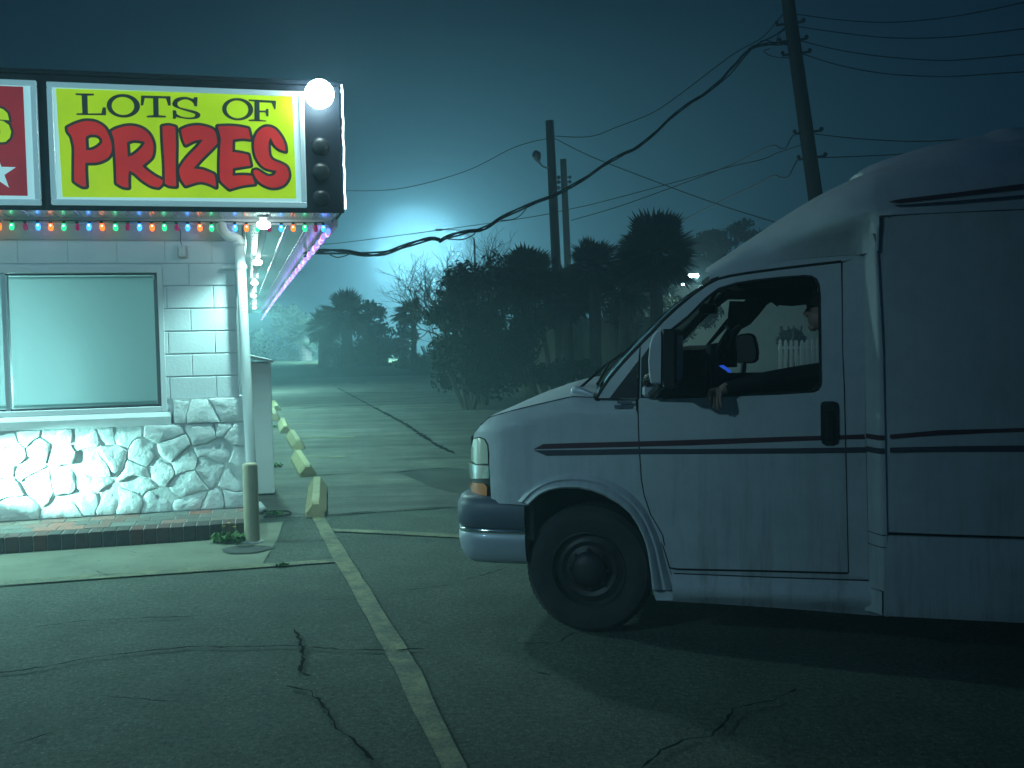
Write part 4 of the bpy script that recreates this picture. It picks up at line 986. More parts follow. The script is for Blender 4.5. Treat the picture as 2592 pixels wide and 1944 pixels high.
shrub('shrub', 'tall dark evergreen shrub at the left end of the wooden fence', [(S(1040, 660), (1.25, 1.15)), (S(1010, 740), (1.0, 1.1)), (S(1100, 700), (1.1, 1.5)), (S(945, 685), (.42, .42), -.6), (S(1060, 770), (1.2, 1.0))], 9500, .075, 24.5, 3)
shrub('shrub', 'broad dark shrub mass behind the wooden fence', [(S(1200, 680), (1.3, .8)), (S(1300, 680), (1.3, .9)), (S(1400, 680), (1.3, .9)), (S(1480, 690), (1.2, .7))], 7000, .08, 29.5, 4)
shrub('shrub', 'low rounded dark bush spreading over the edge of the lot', [(S(1010, 790), (.95, .75)), (S(1080, 790), (1.0, .8)), (S(968, 800), (.40, .50)), (S(1040, 770), (.9, .7))], 9500, .06, 23.2, 5)
shrub('shrub', 'low dark bush in front of the wooden fence beside the van hood', [(S(1180, 815), (.7, .45)), (S(1260, 830), (.7, .4)), (S(1230, 810), (.6, .4))], 3600, .06, 22.5, 6)
shrub('shrub', 'small dark tree behind the van roof cap', [(S(1560, 520), (1.5, .5)), (S(1540, 545), (1.3, .6)), (S(1620, 500), (1, .5))], 4000, .09, 40, 7, 'tree')
shrub('shrub', 'bushy tree faint in the fog left of the leaning palm', [(S(820, 740), (2.1, 1.7)), (S(800, 690), (1.1, 1.1)), (S(845, 775), (1.7, 1.3)), (S(770, 775), (1.7, 1.3))], 5200, .14, 58, 8)
shrub('shrub', 'grey bush faint in the fog right of the leaning palm', [(S(935, 760), (1.5, 1.1)), (S(915, 785), (2.2, .8)), (S(880, 800), (1.4, .5))], 2600, .12, 52, 9)
shrub('shrub', 'wide bush almost lost in the fog beside the shop eaves', [(S(640, 740), (2.8, 2.5)), (S(600, 760), (2.5, 2.1)), (S(680, 780), (3, 1.5)), (S(620, 690), (1.5, 1.5))], 4600, .19, 80, 10)
G2 = 'palms faint in the fog beyond the lot'
palm_at('fan_palm', 748, 680, 56, 62, 'bigger fog-faded palm with a stout trunk beyond the lot', 21, 750, 60, G2)
palm_at('fan_palm', 700, 705, 58, 50, 'smaller fog-faded palm left of the stout one', 22, 700, 50, G2)
palm_at('fan_palm', 655, 722, 75, 42, 'faintest palm in the fog, nearest the shop eaves', 24, 660, 36, G2)
palm_at('fan_palm', 796, 700, 64, 36, 'small palm crown above the bushy tree in the fog', 25, 796, 36, G2)
# wind-swept palm: crown thrown left
c = on_y(*S(893, 672), 50)
t_ = fan_palm('fan_palm', c, 1.05, on_y(*S(894, 780), 50), 'thin-trunked palm with its crown blown to the left, in the glow', 34, G2, tr=.13, seed=30)
crown = [o for o in t_.children if o.name.startswith('crown')][0]
for v in crown.data.vertices:
    d = v.co - (c - MWD[t_].translation); 
    if d.x > 0: d.x *= .55
    else: d.x *= 1.25
    d.z = d.z * .8 - .28 * max(0, -d.x); v.co = (c - MWD[t_].translation) + d
# bare tree
def bare_tree(base, label, seed=4):
    t_ = empty('bare_tree', label, 'tree', loc=base); rg = random.Random(seed); mb = MB()
    def grow(p, d, L, r, lev):
        n = 4; pts = [p]
        for k in range(n):
            d = (d + Vector((rg.gauss(0, .17), rg.gauss(0, .17), rg.gauss(.03, .12)))).normalized(); pts.append(pts[-1] + d * L / n)
        mb.tube(pts, [r * (1 - .42 * k / n) for k in range(n + 1)], 5 if lev > 1 else 8, False)
        if lev >= 6: return
        for k in range(3 if lev < 5 else 2):
            a = Vector((rg.gauss(0, 1), rg.gauss(0, 1), rg.gauss(0, .6))).normalized(); nd = (d + a * rg.uniform(.45, .85)).normalized()
            grow(pts[-1] if k < 2 else pts[rg.choice((2, 3))], nd, L * rg.uniform(.66, .86), r * .58, lev + 1)
    for k in range(4): grow(Vector((rg.uniform(-.1, .1), 0, 0)), Vector((rg.uniform(-.45, .35), rg.uniform(-.2, .2), 1)).normalized(), 1.22, .08, 0)
    mb.obj('branches', m_bark, t_)
b_ = on_y(*S(1032, 750), 25.5); b_.z = 0
bare_tree(b_, 'leafless tree with a lacework of twigs in front of the fog glow')

# wooden fence behind the bushes
fa = on_y(*S(1105, 760), 30); fb = on_y(*S(1440, 760), 28.5); fa.z = fb.z = 0; fd = (fb - fa); FL = fd.length; ang = math.atan2(fd.y, fd.x)
ft = empty('wooden_fence', 'dark board fence standing behind the bushes and rear poles', 'fence', loc=fa, rz=ang)
mb = MB(); k = 0; rf = random.Random(8)
while k * .145 < FL: mb.box(k * .145, k * .145 + .138, -.012 + rf.uniform(0, .006), .012, .03, 2.08 + rf.uniform(-.025, .025)); k += 1
mb.obj('boards', m_fence, ft)
for z in (.4, 1.1, 1.8): mb = MB(); mb.box(0, FL, .02, .06, z, z + .09); mb.obj('rail', m_fence, ft)
for k in range(int(FL / 2.4) + 1): mb = MB(); mb.box(k * 2.4, k * 2.4 + .09, .07, .16, 0, 2.0); mb.obj('fence_post', m_fence, ft)
# far pale house seen past the cab
hs = empty('pale_house', 'pale low house across the lot, seen through the van windows', 'house', loc=(3.6, 37.0, 0))
mb = MB(); mb.box(0, 15, 0, 6, 0, 3.3)
mb.obj('wall', m_siding, hs)
mb = MB(); mb.add([(-.4, -.6, 3.3), (15.4, -.6, 3.3), (15.4, 3, 4.3), (-.4, 3, 4.3), (-.4, 6.6, 3.3), (15.4, 6.6, 3.3)], [(0, 1, 2, 3), (3, 2, 5, 4), (0, 3, 4), (1, 5, 2), (0, 4, 5, 1)]); mb.obj('roof', m_roofing, hs)
def walllamp(u, v, y, w, label, sz=(.14, .06, .045), es=60):
    p = on_y(u, v, y); t_ = empty('wall_lamp', label, 'lamp', loc=p)
    m = mat('far_lamp_glass', (.8, .9, 1), .3, emit=(.62, .88, 1.0), es=es)
    mb = MB(); mb.box(-sz[0], sz[0], -sz[1], sz[1], -sz[2], sz[2], .015); mb.obj('lit_glass', m, t_)
    mb = MB(); mb.box(-sz[0] * 1.1, sz[0] * 1.1, sz[1], sz[1] + .1, -sz[2] * 1.3, sz[2] * 1.3); mb.tube([(0, sz[1] + .05, 0), (0, sz[1] + .25, .02)], .02, 6); mb.obj('housing', m_darkmetal, t_)
    lamp('far_light', p + Vector((0, -.5, -.1)), w, (0.55, 0.95, 0.9), 0.0, parent=t_)
walllamp(*Z6(808, 308), 30.5, 110, 'bright white lamp glowing between the palms and the van roof')
walllamp(*Z6(722, 370), 30.8, 6, 'small dimmer lamp low left of the bright one', (.05, .04, .06), 25)
walllamp(*Z5(1205, 760), 31.5, 60, 'lamp half hidden in the fan palms right of the rear poles', (.12, .06, .09), 40)
walllamp(*Z5(1150, 940), 33, 30, 'dim lamp glinting through shrubs above the wooden fence', (.06, .04, .07), 12)
walllamp(*Z5(1430, 790), 33, 40, 'lamp glimmering through the leaves under the tallest palm', (.08, .04, .1), 12)
# picket fence
pf0 = on_y(*Z6(1490, 930), 31); pt = empty('picket_fence', 'white picket fence seen through the far cab window', 'fence', loc=(pf0.x, 31, 0), rz=radians(3))
mb = MB(); zt = on_y(*Z6(1600, 815), 31).z
for k in range(19):
    x = k * .165; zz = zt - .03 * abs(sin(k * .5)) ; mb.add([(x, -.01, .05), (x + .085, -.01, .05), (x + .085, -.01, zz - .05), (x + .042, -.01, zz), (x, -.01, zz - .05), (x, .01, .05), (x + .085, .01, .05), (x + .085, .01, zz - .05), (x + .042, .01, zz), (x, .01, zz - .05)],
        [(0, 1, 2, 3, 4), (9, 8, 7, 6, 5), (0, 4, 9, 5), (1, 6, 7, 2), (2, 7, 8, 3), (3, 8, 9, 4)])
mb.obj('pickets', m_white, pt)
for z in (.3, zt - .3): mb = MB(); mb.box(0, 3.05, .012, .05, z, z + .08); mb.obj('rail', m_white, pt)
shrub('shrub', 'round bush spilling over the white picket fence', [(Z6(1580, 790), (.42, .24)), (Z6(1640, 800), (.38, .22)), (Z6(1520, 810), (.25, .2))], 2600, .05, 32, 12)
#@@VAN@@

# ================================================================== CAMPER VAN
VA = radians(15.5); VP0 = on_z(*S(1290, 1378)); VR = Vector((cos(VA), -sin(VA), 0)); VI = Vector((sin(VA), cos(VA), 0))
van = empty('camper_van', 'white camper van with maroon stripes parked side-on with its driver window down', 'camper van', loc=VP0, rz=-VA)
VM = MWD[van]; EL = VM.inverted() @ EYE
def vl(pt, y=0.0):                # photograph point -> van frame at inboard depth y
    p = on_pl(*pt, VP0 + VI * y, VI); return VM.inverted() @ p
def v2(pt, y=0.0): q = vl(pt, y); return (q.x, q.z)
def lv(x, z, w):                  # keep the sight line while moving a traced point inboard by w
    p = Vector((x, 0, z)); return EL + (p - EL) * ((w - EL.y) / (0 - EL.y))
XN = -.44
def body_w(x, z):
    w = 0.0
    if x < XN: t = min(.999, (XN - x) / .275); w += .27 * (1 - sqrt(1 - t * t)) 
    if z > 1.30: w += .11 * ((z - 1.30) / .7) ** 1.25
    w += .035 * max(0, (.80 - z) / .6) ** 2
    return w
zt_ = lambda s: [float(a) for a in s.split()]
def T(fn, s, y=0.0): v = zt_(s); return [v2(fn(v[i], v[i + 1]), y) for i in range(0, len(v), 2)]
def vpart(name, out, m, holes=None, w=body_w, off=0.0, th=.02, step=.05, par=None, deg=40):
    o = link(name, panel_mesh(out, holes, lambda a, b: lv(a, b, w(a, b) + off), step, th), m, par or van)
    return auto_smooth(o, deg)
seam = T(Z7, '1712 45 1718 300 1725 480 1745 780 1770 930 1830 1110 1900 1230 1945 1310 1965 1420') + T(Y6, '645 290 665 350 680 402')
arch = T(Y6, '612 520 600 420 585 320') + T(Z7, '1810 1480 1790 1400 1760 1320 1710 1215 1640 1105 1530 1015 1400 940 1280 895 1150 871 1000 872 900 890 800 930 735 982 690 1030')
hl_edge = T(Z7, '345 1008 335 800 325 660 328 560 318 460 290 410 240 388 178 400')
hood_seam = T(Z7, '330 208 450 172 600 132 740 98 870 68 1000 38 1100 15')
fender = hl_edge + T(Z7, '185 365 200 340 250 278') + hood_seam + [v2(Z5(1290, 1540))] + [v2(Z5(1400, 1544)), (seam[0][0] - .003, seam[0][1])] + [(a - .0035, b) for a, b in seam] + T(Y6, '690 440 700 545 622 546') + arch + T(Z7, '590 1022')
def fender_w(x, z):
    w = body_w(x, z); zs = interp(hood_seam + [v2(Z5(1290, 1540))], x)
    t = max(0, (z - (zs - .10)) / .10)
    return w + .055 * min(1, t) ** 2.2
vpart('fender', fender, m_van, w=fender_w, step=.035)
# door
door_top = T(Z6, '385 872 480 770 560 683 680 572 800 472 920 387 1000 347 1100 322 1250 297 1500 264 1750 234 1986 207')
door = door_top + T(Z6, '1992 520 1996 900') + T(Y7, '322 200 330 560 340 1000 347 1297') + T(Y6, '1446 424 1100 415 715 407') + [(a + .0035, b) for a, b in reversed(seam)] + T(Z6, '376 1290')
win_hole = T(Z6, '560 1286 560 800 640 735 760 640 900 500 955 455 1010 415 1150 373 1300 349 1500 327 1700 313 1750 318 1785 338 1805 380 1815 460 1820 800 1825 1150 1820 1190 1802 1218 1770 1232 1500 1250 1000 1268')
d_ = vpart('driver_door', door, m_van, [win_hole], step=.05, th=.03)
sub_ = lambda name, mesh_builder, m, par: mesh_builder.obj(name, m, par)
# window seal along the opening
mb = MB(); ws = [lv(a, b, body_w(a, b) + .002) for a, b in win_hole]; ws.append(ws[0]); mb.tube(ws, .008, 6); mb.obj('window_seal', m_seal, d_)
# gaps: dark seam strips behind the door and fender edges
mb = MB(); sp_ = [lv(a, b, body_w(a, b) + .012) for a, b in (T(Z6, '376 1290') + seam + T(Y6, '715 407 1100 415 1446 424') + list(reversed(T(Z6, '1986 207 1992 520 1996 900') + T(Y7, '322 200 330 560 340 1000 347 1297'))) + list(reversed(door_top)) + T(Z6, '376 1290'))]
mb.tube(sp_, .012, 6); mb.obj('door_gap', m_seal, van)
vpart('sail_panel', T(Z6, '382 1287 390 968 450 882 555 792 558 1287'), m_trimblack, off=-.003, th=.01, par=d_, step=.1)
vpart('quarter_panel', T(Z6, '138 1287 355 1012 360 1287'), m_trimblack, off=-.002, th=.01)
vpart('windshield_pillar', T(Z6, '40 1288 135 1288 366 988 376 880 250 1008 130 1148'), m_van, th=.04)
# drip moulding over the door along pillar and roof edge
pil = T(Z6, '36 1285 130 1140 250 1000 385 858 480 763 560 675 680 563 800 463 920 378 1000 338 1100 312 1250 287 1500 254 1750 224 1990 197')
mb = MB(); mb.tube([lv(a, b, body_w(a, b) + .004) for a, b in pil], .009, 6); mb.obj('roof_moulding', m_seal, van)
# strip of roof rail between door and cap
rail_b = T(Z8, '300 985 350 966 500 934 700 893 900 872 1100 858 1195 853')
rail = [(a, b) for a, b in pil[9:]][::1] + [v2(Z8(1195, 868))] + rail_b[::-1]
vpart('roof_rail', rail, m_van, th=.03)
mb = MB(); mb.tube([lv(a, b - .004, .13 + body_w(a, b) * .2) for a, b in rail_b], .008, 6); mb.obj('gutter', m_seal, van)
# strip behind the door
vpart('rear_pillar', T(Z6, '2000 207') + [v2(Z8(1200, 858))] + T(Y7, '447 0 455 560 472 1300') + T(Y6, '1542 458 1456 440') + list(reversed(T(Y7, '330 200 338 560 347 1000 354 1297'))) + T(Z6, '2004 900'), m_van, th=.02)
# sill
def sill_w(x, z): return body_w(x, z) - .055 * sstep((.40 - z) / .12) + (.05 * sstep((.27 - z) / .06))
vpart('sill', T(Y6, '690 432 1100 448 1545 462 1625 500 1625 616 1200 582 900 562 625 546 695 546'), m_van, w=sill_w, th=.03, step=.03)
vpart('lower_strip', T(Y6, '640 396 1100 411 1460 422 1552 424 1552 466 1100 452 640 436'), m_van, off=.006, th=.01)
mb = MB(); mb.tube([lv(*v2(Y6(a, b)), body_w(0.5, .4) + .0) for a, b in ((700, 430), (1100, 446), (1540, 460))], .005, 5); mb.obj('sill_gap', m_seal, van)
# wheel arch flare
outer = T(Y6, '700 500 672 400 652 320') + T(Z7, '1940 1400 1900 1290 1850 1180 1790 1060 1700 950 1600 870 1480 800 1350 752 1200 728 1050 730 900 755 760 815 640 915 580 990')
inner = T(Y6, '606 500 598 420 585 330') + T(Z7, '1806 1480 1788 1400 1758 1310 1708 1210 1636 1102 1528 1012 1400 938 1280 893 1150 869 1000 870 900 888 800 928 700 1020')
def resample(P, n):
    P = [Vector((a, b, 0)) for a, b in P]; L = [0]
    for a, b in zip(P, P[1:]): L.append(L[-1] + (b - a).length)
    out = []; j = 0
    for k in range(n):
        s = L[-1] * k / (n - 1)
        while j < len(P) - 2 and L[j + 1] < s: j += 1
        out.append(lerp(P[j], P[j + 1], (s - L[j]) / max(1e-6, L[j + 1] - L[j])))
    return out
O_, I_ = resample(outer, 48), resample(inner, 48); rows = []
prof = [(0, .003), (.10, -.004), (.25, -.022), (.38, -.030), (.46, -.020), (.52, -.014), (.60, -.026), (.75, -.040), (.90, -.046), (1.0, -.038), (1.02, .0), (1.02, .06)]
for o, i in zip(O_, I_):
    r = []
    for f, dy in prof:
        p = lerp(o, i, min(f, 1.0)); r.append(lv(p.x, p.y, body_w(p.x, p.y) + dy))
    rows.append(r)
auto_smooth(MB().grid(rows).obj('wheel_arch_flare', m_van, van), 50)
# stripes
for s, m in (('735 506 830 457 1200 445 1720 432 2212 418 2212 470 1720 482 860 503', m_stripe), ('740 516 1200 510 1720 500 2212 503 2212 551 1720 553 860 568', m_stripe2)):
    vpart('stripe', T(Z7, s), m, off=-.0022, th=.0012, step=.06)
vpart('stripe', T(Z7, '2208 418') + T(Y7, '0 486 300 478 445 472 450 502 320 503 0 515') + T(Z7, '2208 470'), m_stripe, off=-.0024, th=.0012)
vpart('stripe', T(Z7, '2208 503') + T(Y7, '0 556 300 552 452 549 455 583 320 585 0 588') + T(Z7, '2208 551'), m_stripe2, off=-.0024, th=.0012)
# hood
seam_t = T(Z7, '178 400 185 365 200 340 250 278') + hood_seam + [v2(Z5(1290, 1540))]
x_a, x_b = seam_t[0][0], seam_t[-1][0] + .02
rows = []
for i in range(31):
    x = lerp(x_a + .006, x_b, (i / 30) ** 1.3); zs = interp(seam_t, x); cr = .056 * sstep((x - x_a) / .42); row = []
    for j in range(27):
        s = j / 26 * 2 - 1; y0_ = fender_w(x, zs) + .0; q = lv(x, zs, y0_)
        yy = 1.0 + s * (1.0 - q.y); xf = q.x - .05 * (1 - s * s) * (1 - i / 30) - .13 * (1 - s * s) * (i / 30) ** 2 * (1 if i > 20 else .6)
        row.append(Vector((xf, yy, q.z + .004 + cr * (1 - abs(s) ** 3.2))))
    rows.append(row)
hd = MB().grid(rows).obj('hood', m_van, van, smooth=True)
mb = MB(); mb.tube([lv(a, b - .001, fender_w(a, b)) + Vector((0, -.001, .002)) for a, b in seam_t[3:]], .0035, 5); mb.obj('hood_gap', m_seal, van)
# front face
mb = MB(); g0 = vl(Z7(150, 500), .25)
mb.box(g0.x - .02, g0.x + .03, .30, 1.70, .78, 1.08, .01); gr = mb.obj('grille', m_trimblack, van)
mb = MB()
for k in range(6): mb.box(g0.x - .035, g0.x - .02, .48, 1.52, .81 + k * .045, .825 + k * .045, .003)
mb.obj('grille_bars', m_chrome, gr)
hdl = vpart('headlight', T(Z7, '178 402 240 390 290 412 318 462 326 560 323 660 332 800 343 1006 195 1006 165 960 140 870 132 790 128 700 130 630 148 600 155 500'), m_trimblack, off=.012, th=.02, step=.03)
vpart('lens', T(Z7, '180 410 235 400 280 420 306 468 312 540 314 640 205 642 152 606 158 500'), m_headlight, off=-.004, th=.012, step=.02, par=hdl)
vpart('chrome_reflector', T(Z7, '130 630 205 655 318 660 326 778 140 782 131 700'), m_lensclear, off=-.004, th=.012, step=.02, par=hdl)
vpart('turn_signal', T(Z7, '143 815 275 828 305 860 305 930 290 958 175 938 155 880'), m_amber, off=-.004, th=.012, step=.02, par=hdl)
o = hdl.copy(); o.data = hdl.data.copy(); C.objects.link(o); o.parent = van; o.scale = (1, -1, 1); o.location = (0, 2.0, 0); MWD[o] = None
for c_ in hdl.children:
    d = c_.copy(); C.objects.link(d); d.parent = o
# bumper
def plan(n=40):
    P = [(-.405, .015), (-.55, .013), (-.66, .018), (-.745, .040), (-.81, .09), (-.85, .19), (-.87, .35), (-.88, .6), (-.885, 1.0)]
    P = P + [(x, 2 - y) for x, y in P[-2::-1]]; return spline([(x, y, 0) for x, y in P], 4)
def sweep(prof, m, name, x_end):
    rows = []; PP = plan(); 
    for i, p in enumerate(PP):
        t = (PP[min(i + 1, len(PP) - 1)] - PP[max(i - 1, 0)]).normalized(); nn = Vector((t.y, -t.x, 0)) if False else Vector((-t.y, t.x, 0))
        if nn.dot(Vector((.3, 1, 0)) - Vector((p.x, p.y, 0))) < 0 and False: nn = -nn
        inw = (Vector((-.2, 1.0, 0)) - p).normalized()
        inw = nn if nn.dot(inw) > 0 else -nn
        q = p.copy(); q.x = max(q.x, -2); 
        rows.append([q + inw * d + Vector((0, 0, z)) for d, z in prof])
    rows = [r for r in rows]
    return auto_smooth(MB().grid(rows).obj(name, m, van), 45)
bmp = sweep([(.10, .765), (.05, .762), (.018, .745), (.0, .71), (-.004, .65), (.0, .597), (.012, .585), (.05, .583)], m_vangrey, 'bumper_cover', 0)
sweep([(.03, .583), (.014, .584), (.004, .578), (.001, .566), (.004, .556), (.012, .552)], m_chrome, 'bumper_trim', 0)
sweep([(.012, .556), (.002, .545), (.002, .50), (.012, .45), (.035, .40), (.07, .375), (.12, .37)], m_vanbumper, 'bumper', 0)
mb = MB(); mb.box(-.42, -.36, .05, .4, .52, .78); mb.box(-.47, -.41, .06, .3, .39, .57); mb.obj('inner_wing', m_trimblack, van)
# wheels
wc = vl(Z7(1240, 1650) if False else Y6(325, 418), .05); RW = .355
def wheel(x, y, face=-1, first=[]):
    t_ = empty('wheel'); t_.parent = van; t_.location = (x, y, RW + .002); MWD[t_] = VM @ Matrix.Translation((x, y, RW + .002)); t_.rotation_euler = (0, 0, 0 if face < 0 else pi)
    if not first:
        mb = MB(); n = 64
        mb.lathe([(.215, .0), (.235, -.004), (.27, -.018), (.30, -.022), (.33, -.014), (.343, .004), (.355, .02), (.355, .10), (.355, .18), (.343, .20), (.30, .215), (.215, .2)], (0, 0, 0), 'Y', n)
        for k in range(60):
            a = 2 * pi * k / 60
            for yy in (.012, .15):
                c0 = Vector((cos(a), 0, sin(a))); tt = Vector((-sin(a), 0, cos(a))); r1, r2 = .350, .357
                mb.add([c0 * r1 + tt * -.011 + Vector((0, yy, 0)), c0 * r1 + tt * .011 + Vector((0, yy, 0)), c0 * r2 + tt * .010 + Vector((0, yy + .006, 0)), c0 * r2 - tt * .010 + Vector((0, yy + .006, 0)), c0 * r1 - tt * .011 + Vector((0, yy + .05, 0)), c0 * r1 + tt * .011 + Vector((0, yy + .05, 0)), c0 * r2 + tt * .01 + Vector((0, yy + .046, 0)), c0 * r2 - tt * .01 + Vector((0, yy + .046, 0))],
                       [(0, 1, 2, 3), (4, 7, 6, 5), (3, 2, 6, 7), (0, 3, 7, 4), (1, 5, 6, 2)])
        ty = mb.obj('tyre', m_tyre); auto_smooth(ty, 35)
        mb = MB(); mb.lathe([(.216, -.002), (.212, .012), (.19, .03), (.17, .028), (.155, .02), (.13, .03), (.10, .018), (.085, -.012), (.07, -.02), (.0001, -.022)], (0, 0, 0), 'Y', 48)
        for k in range(8):
            a = k * pi / 4; mb.tube([(cos(a) * .108, .02, sin(a) * .108), (cos(a) * .108, -.004, sin(a) * .108)], .009, 6)
        rm = mb.obj('rim', m_rim); auto_smooth(rm, 35)
        mb = MB(); mb.lathe([(.095, .006), (.098, -.004), (.094, -.012), (.07, -.028), (.03, -.034), (.0001, -.035)], (0, 0, 0), 'Y', 36); hb = mb.obj('hub_cap', m_chrome, smooth=True); hb.data.materials[0] = m_rim
        mb = MB(); mb.lathe([(.203, -.004), (.2085, -.010), (.214, -.004)], (0, 0, 0), 'Y', 60); lp_ = mb.obj('rim_edge', m_rim, smooth=True)
        first += [ty, rm, hb, lp_]
        for o in first: o.parent = t_
    else:
        for o in first:
            d = o.copy(); C.objects.link(d); d.parent = t_
    return t_
wx = wc.x
wheel(wx, .085); wheel(wx, 1.915, 1); wheel(wx + 3.55, .02); wheel(wx + 3.55, 1.98, 1)
# dark inner structure: engine bay, wheel housings, floor, chassis
mb = MB(); mb.box(-.62, .30, .40, 1.60, .35, 1.06); mb.box(-.34, .42, .32, .40, .30, 1.14); mb.box(-.40, .42, 1.60, 1.68, .30, 1.14); mb.box(.40, 3.0, .10, 1.90, .34, .46); mb.box(.42, .48, .03, .38, .26, 1.15); mb.box(-.40, .45, .10, .38, .96, 1.05); mb.box(.30, .42, .08, 1.92, .46, 1.30)
mb.box(3.0, 7.0, .15, 1.85, .34, .5); mb.obj('underbody', m_interior, van)
# windshield
pl_ = T(Z6, '40 1285 130 1140 250 1000 385 858 480 763 560 675 680 563 800 463 920 378 985 345')
def pillar_line(t): P = resample(pl_, 40); k = t * 39; i = min(38, int(k)); return lerp(P[i], P[i + 1], k - i)
rows = []
for i in range(15):
    t = i / 14; p = pillar_line(t); q = lv(p.x, p.y, body_w(p.x, p.y) + .03); row = []
    for j in range(25):
        s = j / 24 * 2 - 1; row.append(Vector((q.x - (.17 - .06 * t) * (1 - s * s), 1 + s * (1 - q.y), q.z + .01 * (1 - s * s))))
    rows.append(row)
MB().grid(rows).obj('windshield', m_glass, van, smooth=True)
mb = MB(); mb.tube([r[0] for r in rows], .014, 6); mb.tube([r[-1] for r in rows], .028, 6); mb.tube(rows[0], .02, 6); mb.tube(rows[-1], .03, 6); mb.obj('windshield_surround', m_seal, van)
mb = MB(); mb.grid([[rows[-1][j] + Vector((0, 0, -.01)) for j in range(25)], [rows[-1][j] + Vector((.10, 0, .03)) for j in range(25)], [Vector((.95, rows[-1][j].y, 2.02)) for j in range(25)], [Vector((1.6, rows[-1][j].y, 2.06)) for j in range(25)]]); mb.obj('cab_roof', m_van, van)
# cowl end piece and wiper
ca, cb = vl(Z5(1115, 1515), .14), vl(Z5(1285, 1540), .12)
mb = MB(); mb.tube(spline([vl(Z5(1112, 1510), .16), vl(Z5(1130, 1488), .15), vl(Z5(1180, 1495), .13), vl(Z5(1285, 1540), .10)], 5), [.012, .020, .024, .026, .026, .025, .024, .023, .022, .020, .018, .016, .014, .012, .010, .008], 10); mb.obj('cowl_cap', m_vanbumper, van, smooth=True)
mb = MB(); w0 = vl(Z5(1120, 1500), .3); mb.tube([w0, w0 + Vector((.03, .05, .03)), rows[3][7] + Vector((-.02, 0, .01))], .008, 6); mb.tube([rows[1][2] + Vector((-.015, 0, .01)), rows[3][7] + Vector((-.015, 0, .01)), rows[4][12] + Vector((-.015, 0, .01))], .008, 6); mb.obj('wiper', m_trimblack, van)
# badge on the fender
bd = [T(Z7, '1520 55 1660 60 1655 90 1600 86 1520 80'), T(Z7, '1492 92 1655 96 1650 120 1495 126')]
for k, pl in enumerate(bd): vpart('badge', pl, m_vangrey, off=-.004, th=.003, step=.02)
# door handle: deep black pull
hx = T(Y7, '182 300 190 280 210 274 262 274 285 284 292 305 295 500 288 528 262 541 215 541 192 528 184 500')
dh = vpart('door_handle', hx, m_trimblack, off=-.006, th=.01, par=d_, step=.05)
c0 = vl(Y7(238, 400)); mb = MB(); mb.box(c0.x - .020, c0.x + .020, c0.y - .022, c0.y - .008, c0.z - .095, c0.z + .06, .006); mb.obj('lever', m_seal, dh)
# near mirror
mt = empty('door_mirror'); mt.parent = van; MWD[mt] = VM
yy0 = -.30
mo = T(Z6, '542 744 505 772 478 850 465 980 472 1100 482 1166 520 1172 568 1170 572 742', -.22)
ms = []
for k, f in enumerate((0, .35, .75, 1.0)):
    ms.append(1)
O2 = resample(mo + [mo[0]], 40)[:-1]; cx_ = sum(p.x for p in O2) / len(O2); cz_ = sum(p.y for p in O2) / len(O2)
mb = MB(); rows_ = []
for y, s in ((-.335, .82), (-.33, .93), (-.31, 1.0), (-.20, 1.03), (-.09, 1.0), (-.07, .93), (-.065, .8)):
    rows_.append([Vector((p.x if p.x > cx_ else cx_ + (p.x - cx_) * s, y, cz_ + (p.y - cz_) * s)) for p in O2])
mb.grid(rows_, closed=True); mb.f.append(tuple(range(len(O2)))); mb.mi.append(0); mb.f.append(tuple(len(rows_) * len(O2) - 1 - k for k in range(len(O2)))); mb.mi.append(0)
auto_smooth(mb.obj('mirror_housing', m_van, mt), 40)
x_m = v2(Z6(572, 800), -.22)[0]; z_t = v2(Z6(572, 742), -.22)[1]; z_b = v2(Z6(572, 1172), -.22)[1]
mb = MB(); mb.box(x_m, x_m + .075, -.34, -.06, z_b - .02, z_t + .004, .012); mb.obj('mirror_shroud', m_trimblack, mt)
mb = MB(); mb.box(x_m + .075, x_m + .080, -.32, -.08, z_b + .02, z_t - .03); mb.obj('mirror_glass', m_mirrorface, mt)
a0 = vl(Z6(410, 1175), -.03); a1 = vl(Z6(560, 1175), -.2)
mb = MB(); mb.box(vl(Z6(405, 1200)).x, vl(Z6(535, 1200)).x, -.05, -.004, vl(Z6(400, 1278)).z, vl(Z6(400, 1180)).z, .015); mb.obj('mirror_foot', m_vanbumper, mt)
mb = MB(); mb.tube(spline([vl(Z6(440, 1175), -.03), vl(Z6(440, 1130), -.10), vl(Z6(520, 1100), -.15)], 4), .022, 8); mb.tube(spline([vl(Z6(470, 1255), -.05), vl(Z6(520, 1215), -.12), vl(Z6(550, 1180), -.18)], 4), .020, 8); mb.obj('mirror_arm', m_trimblack, mt)
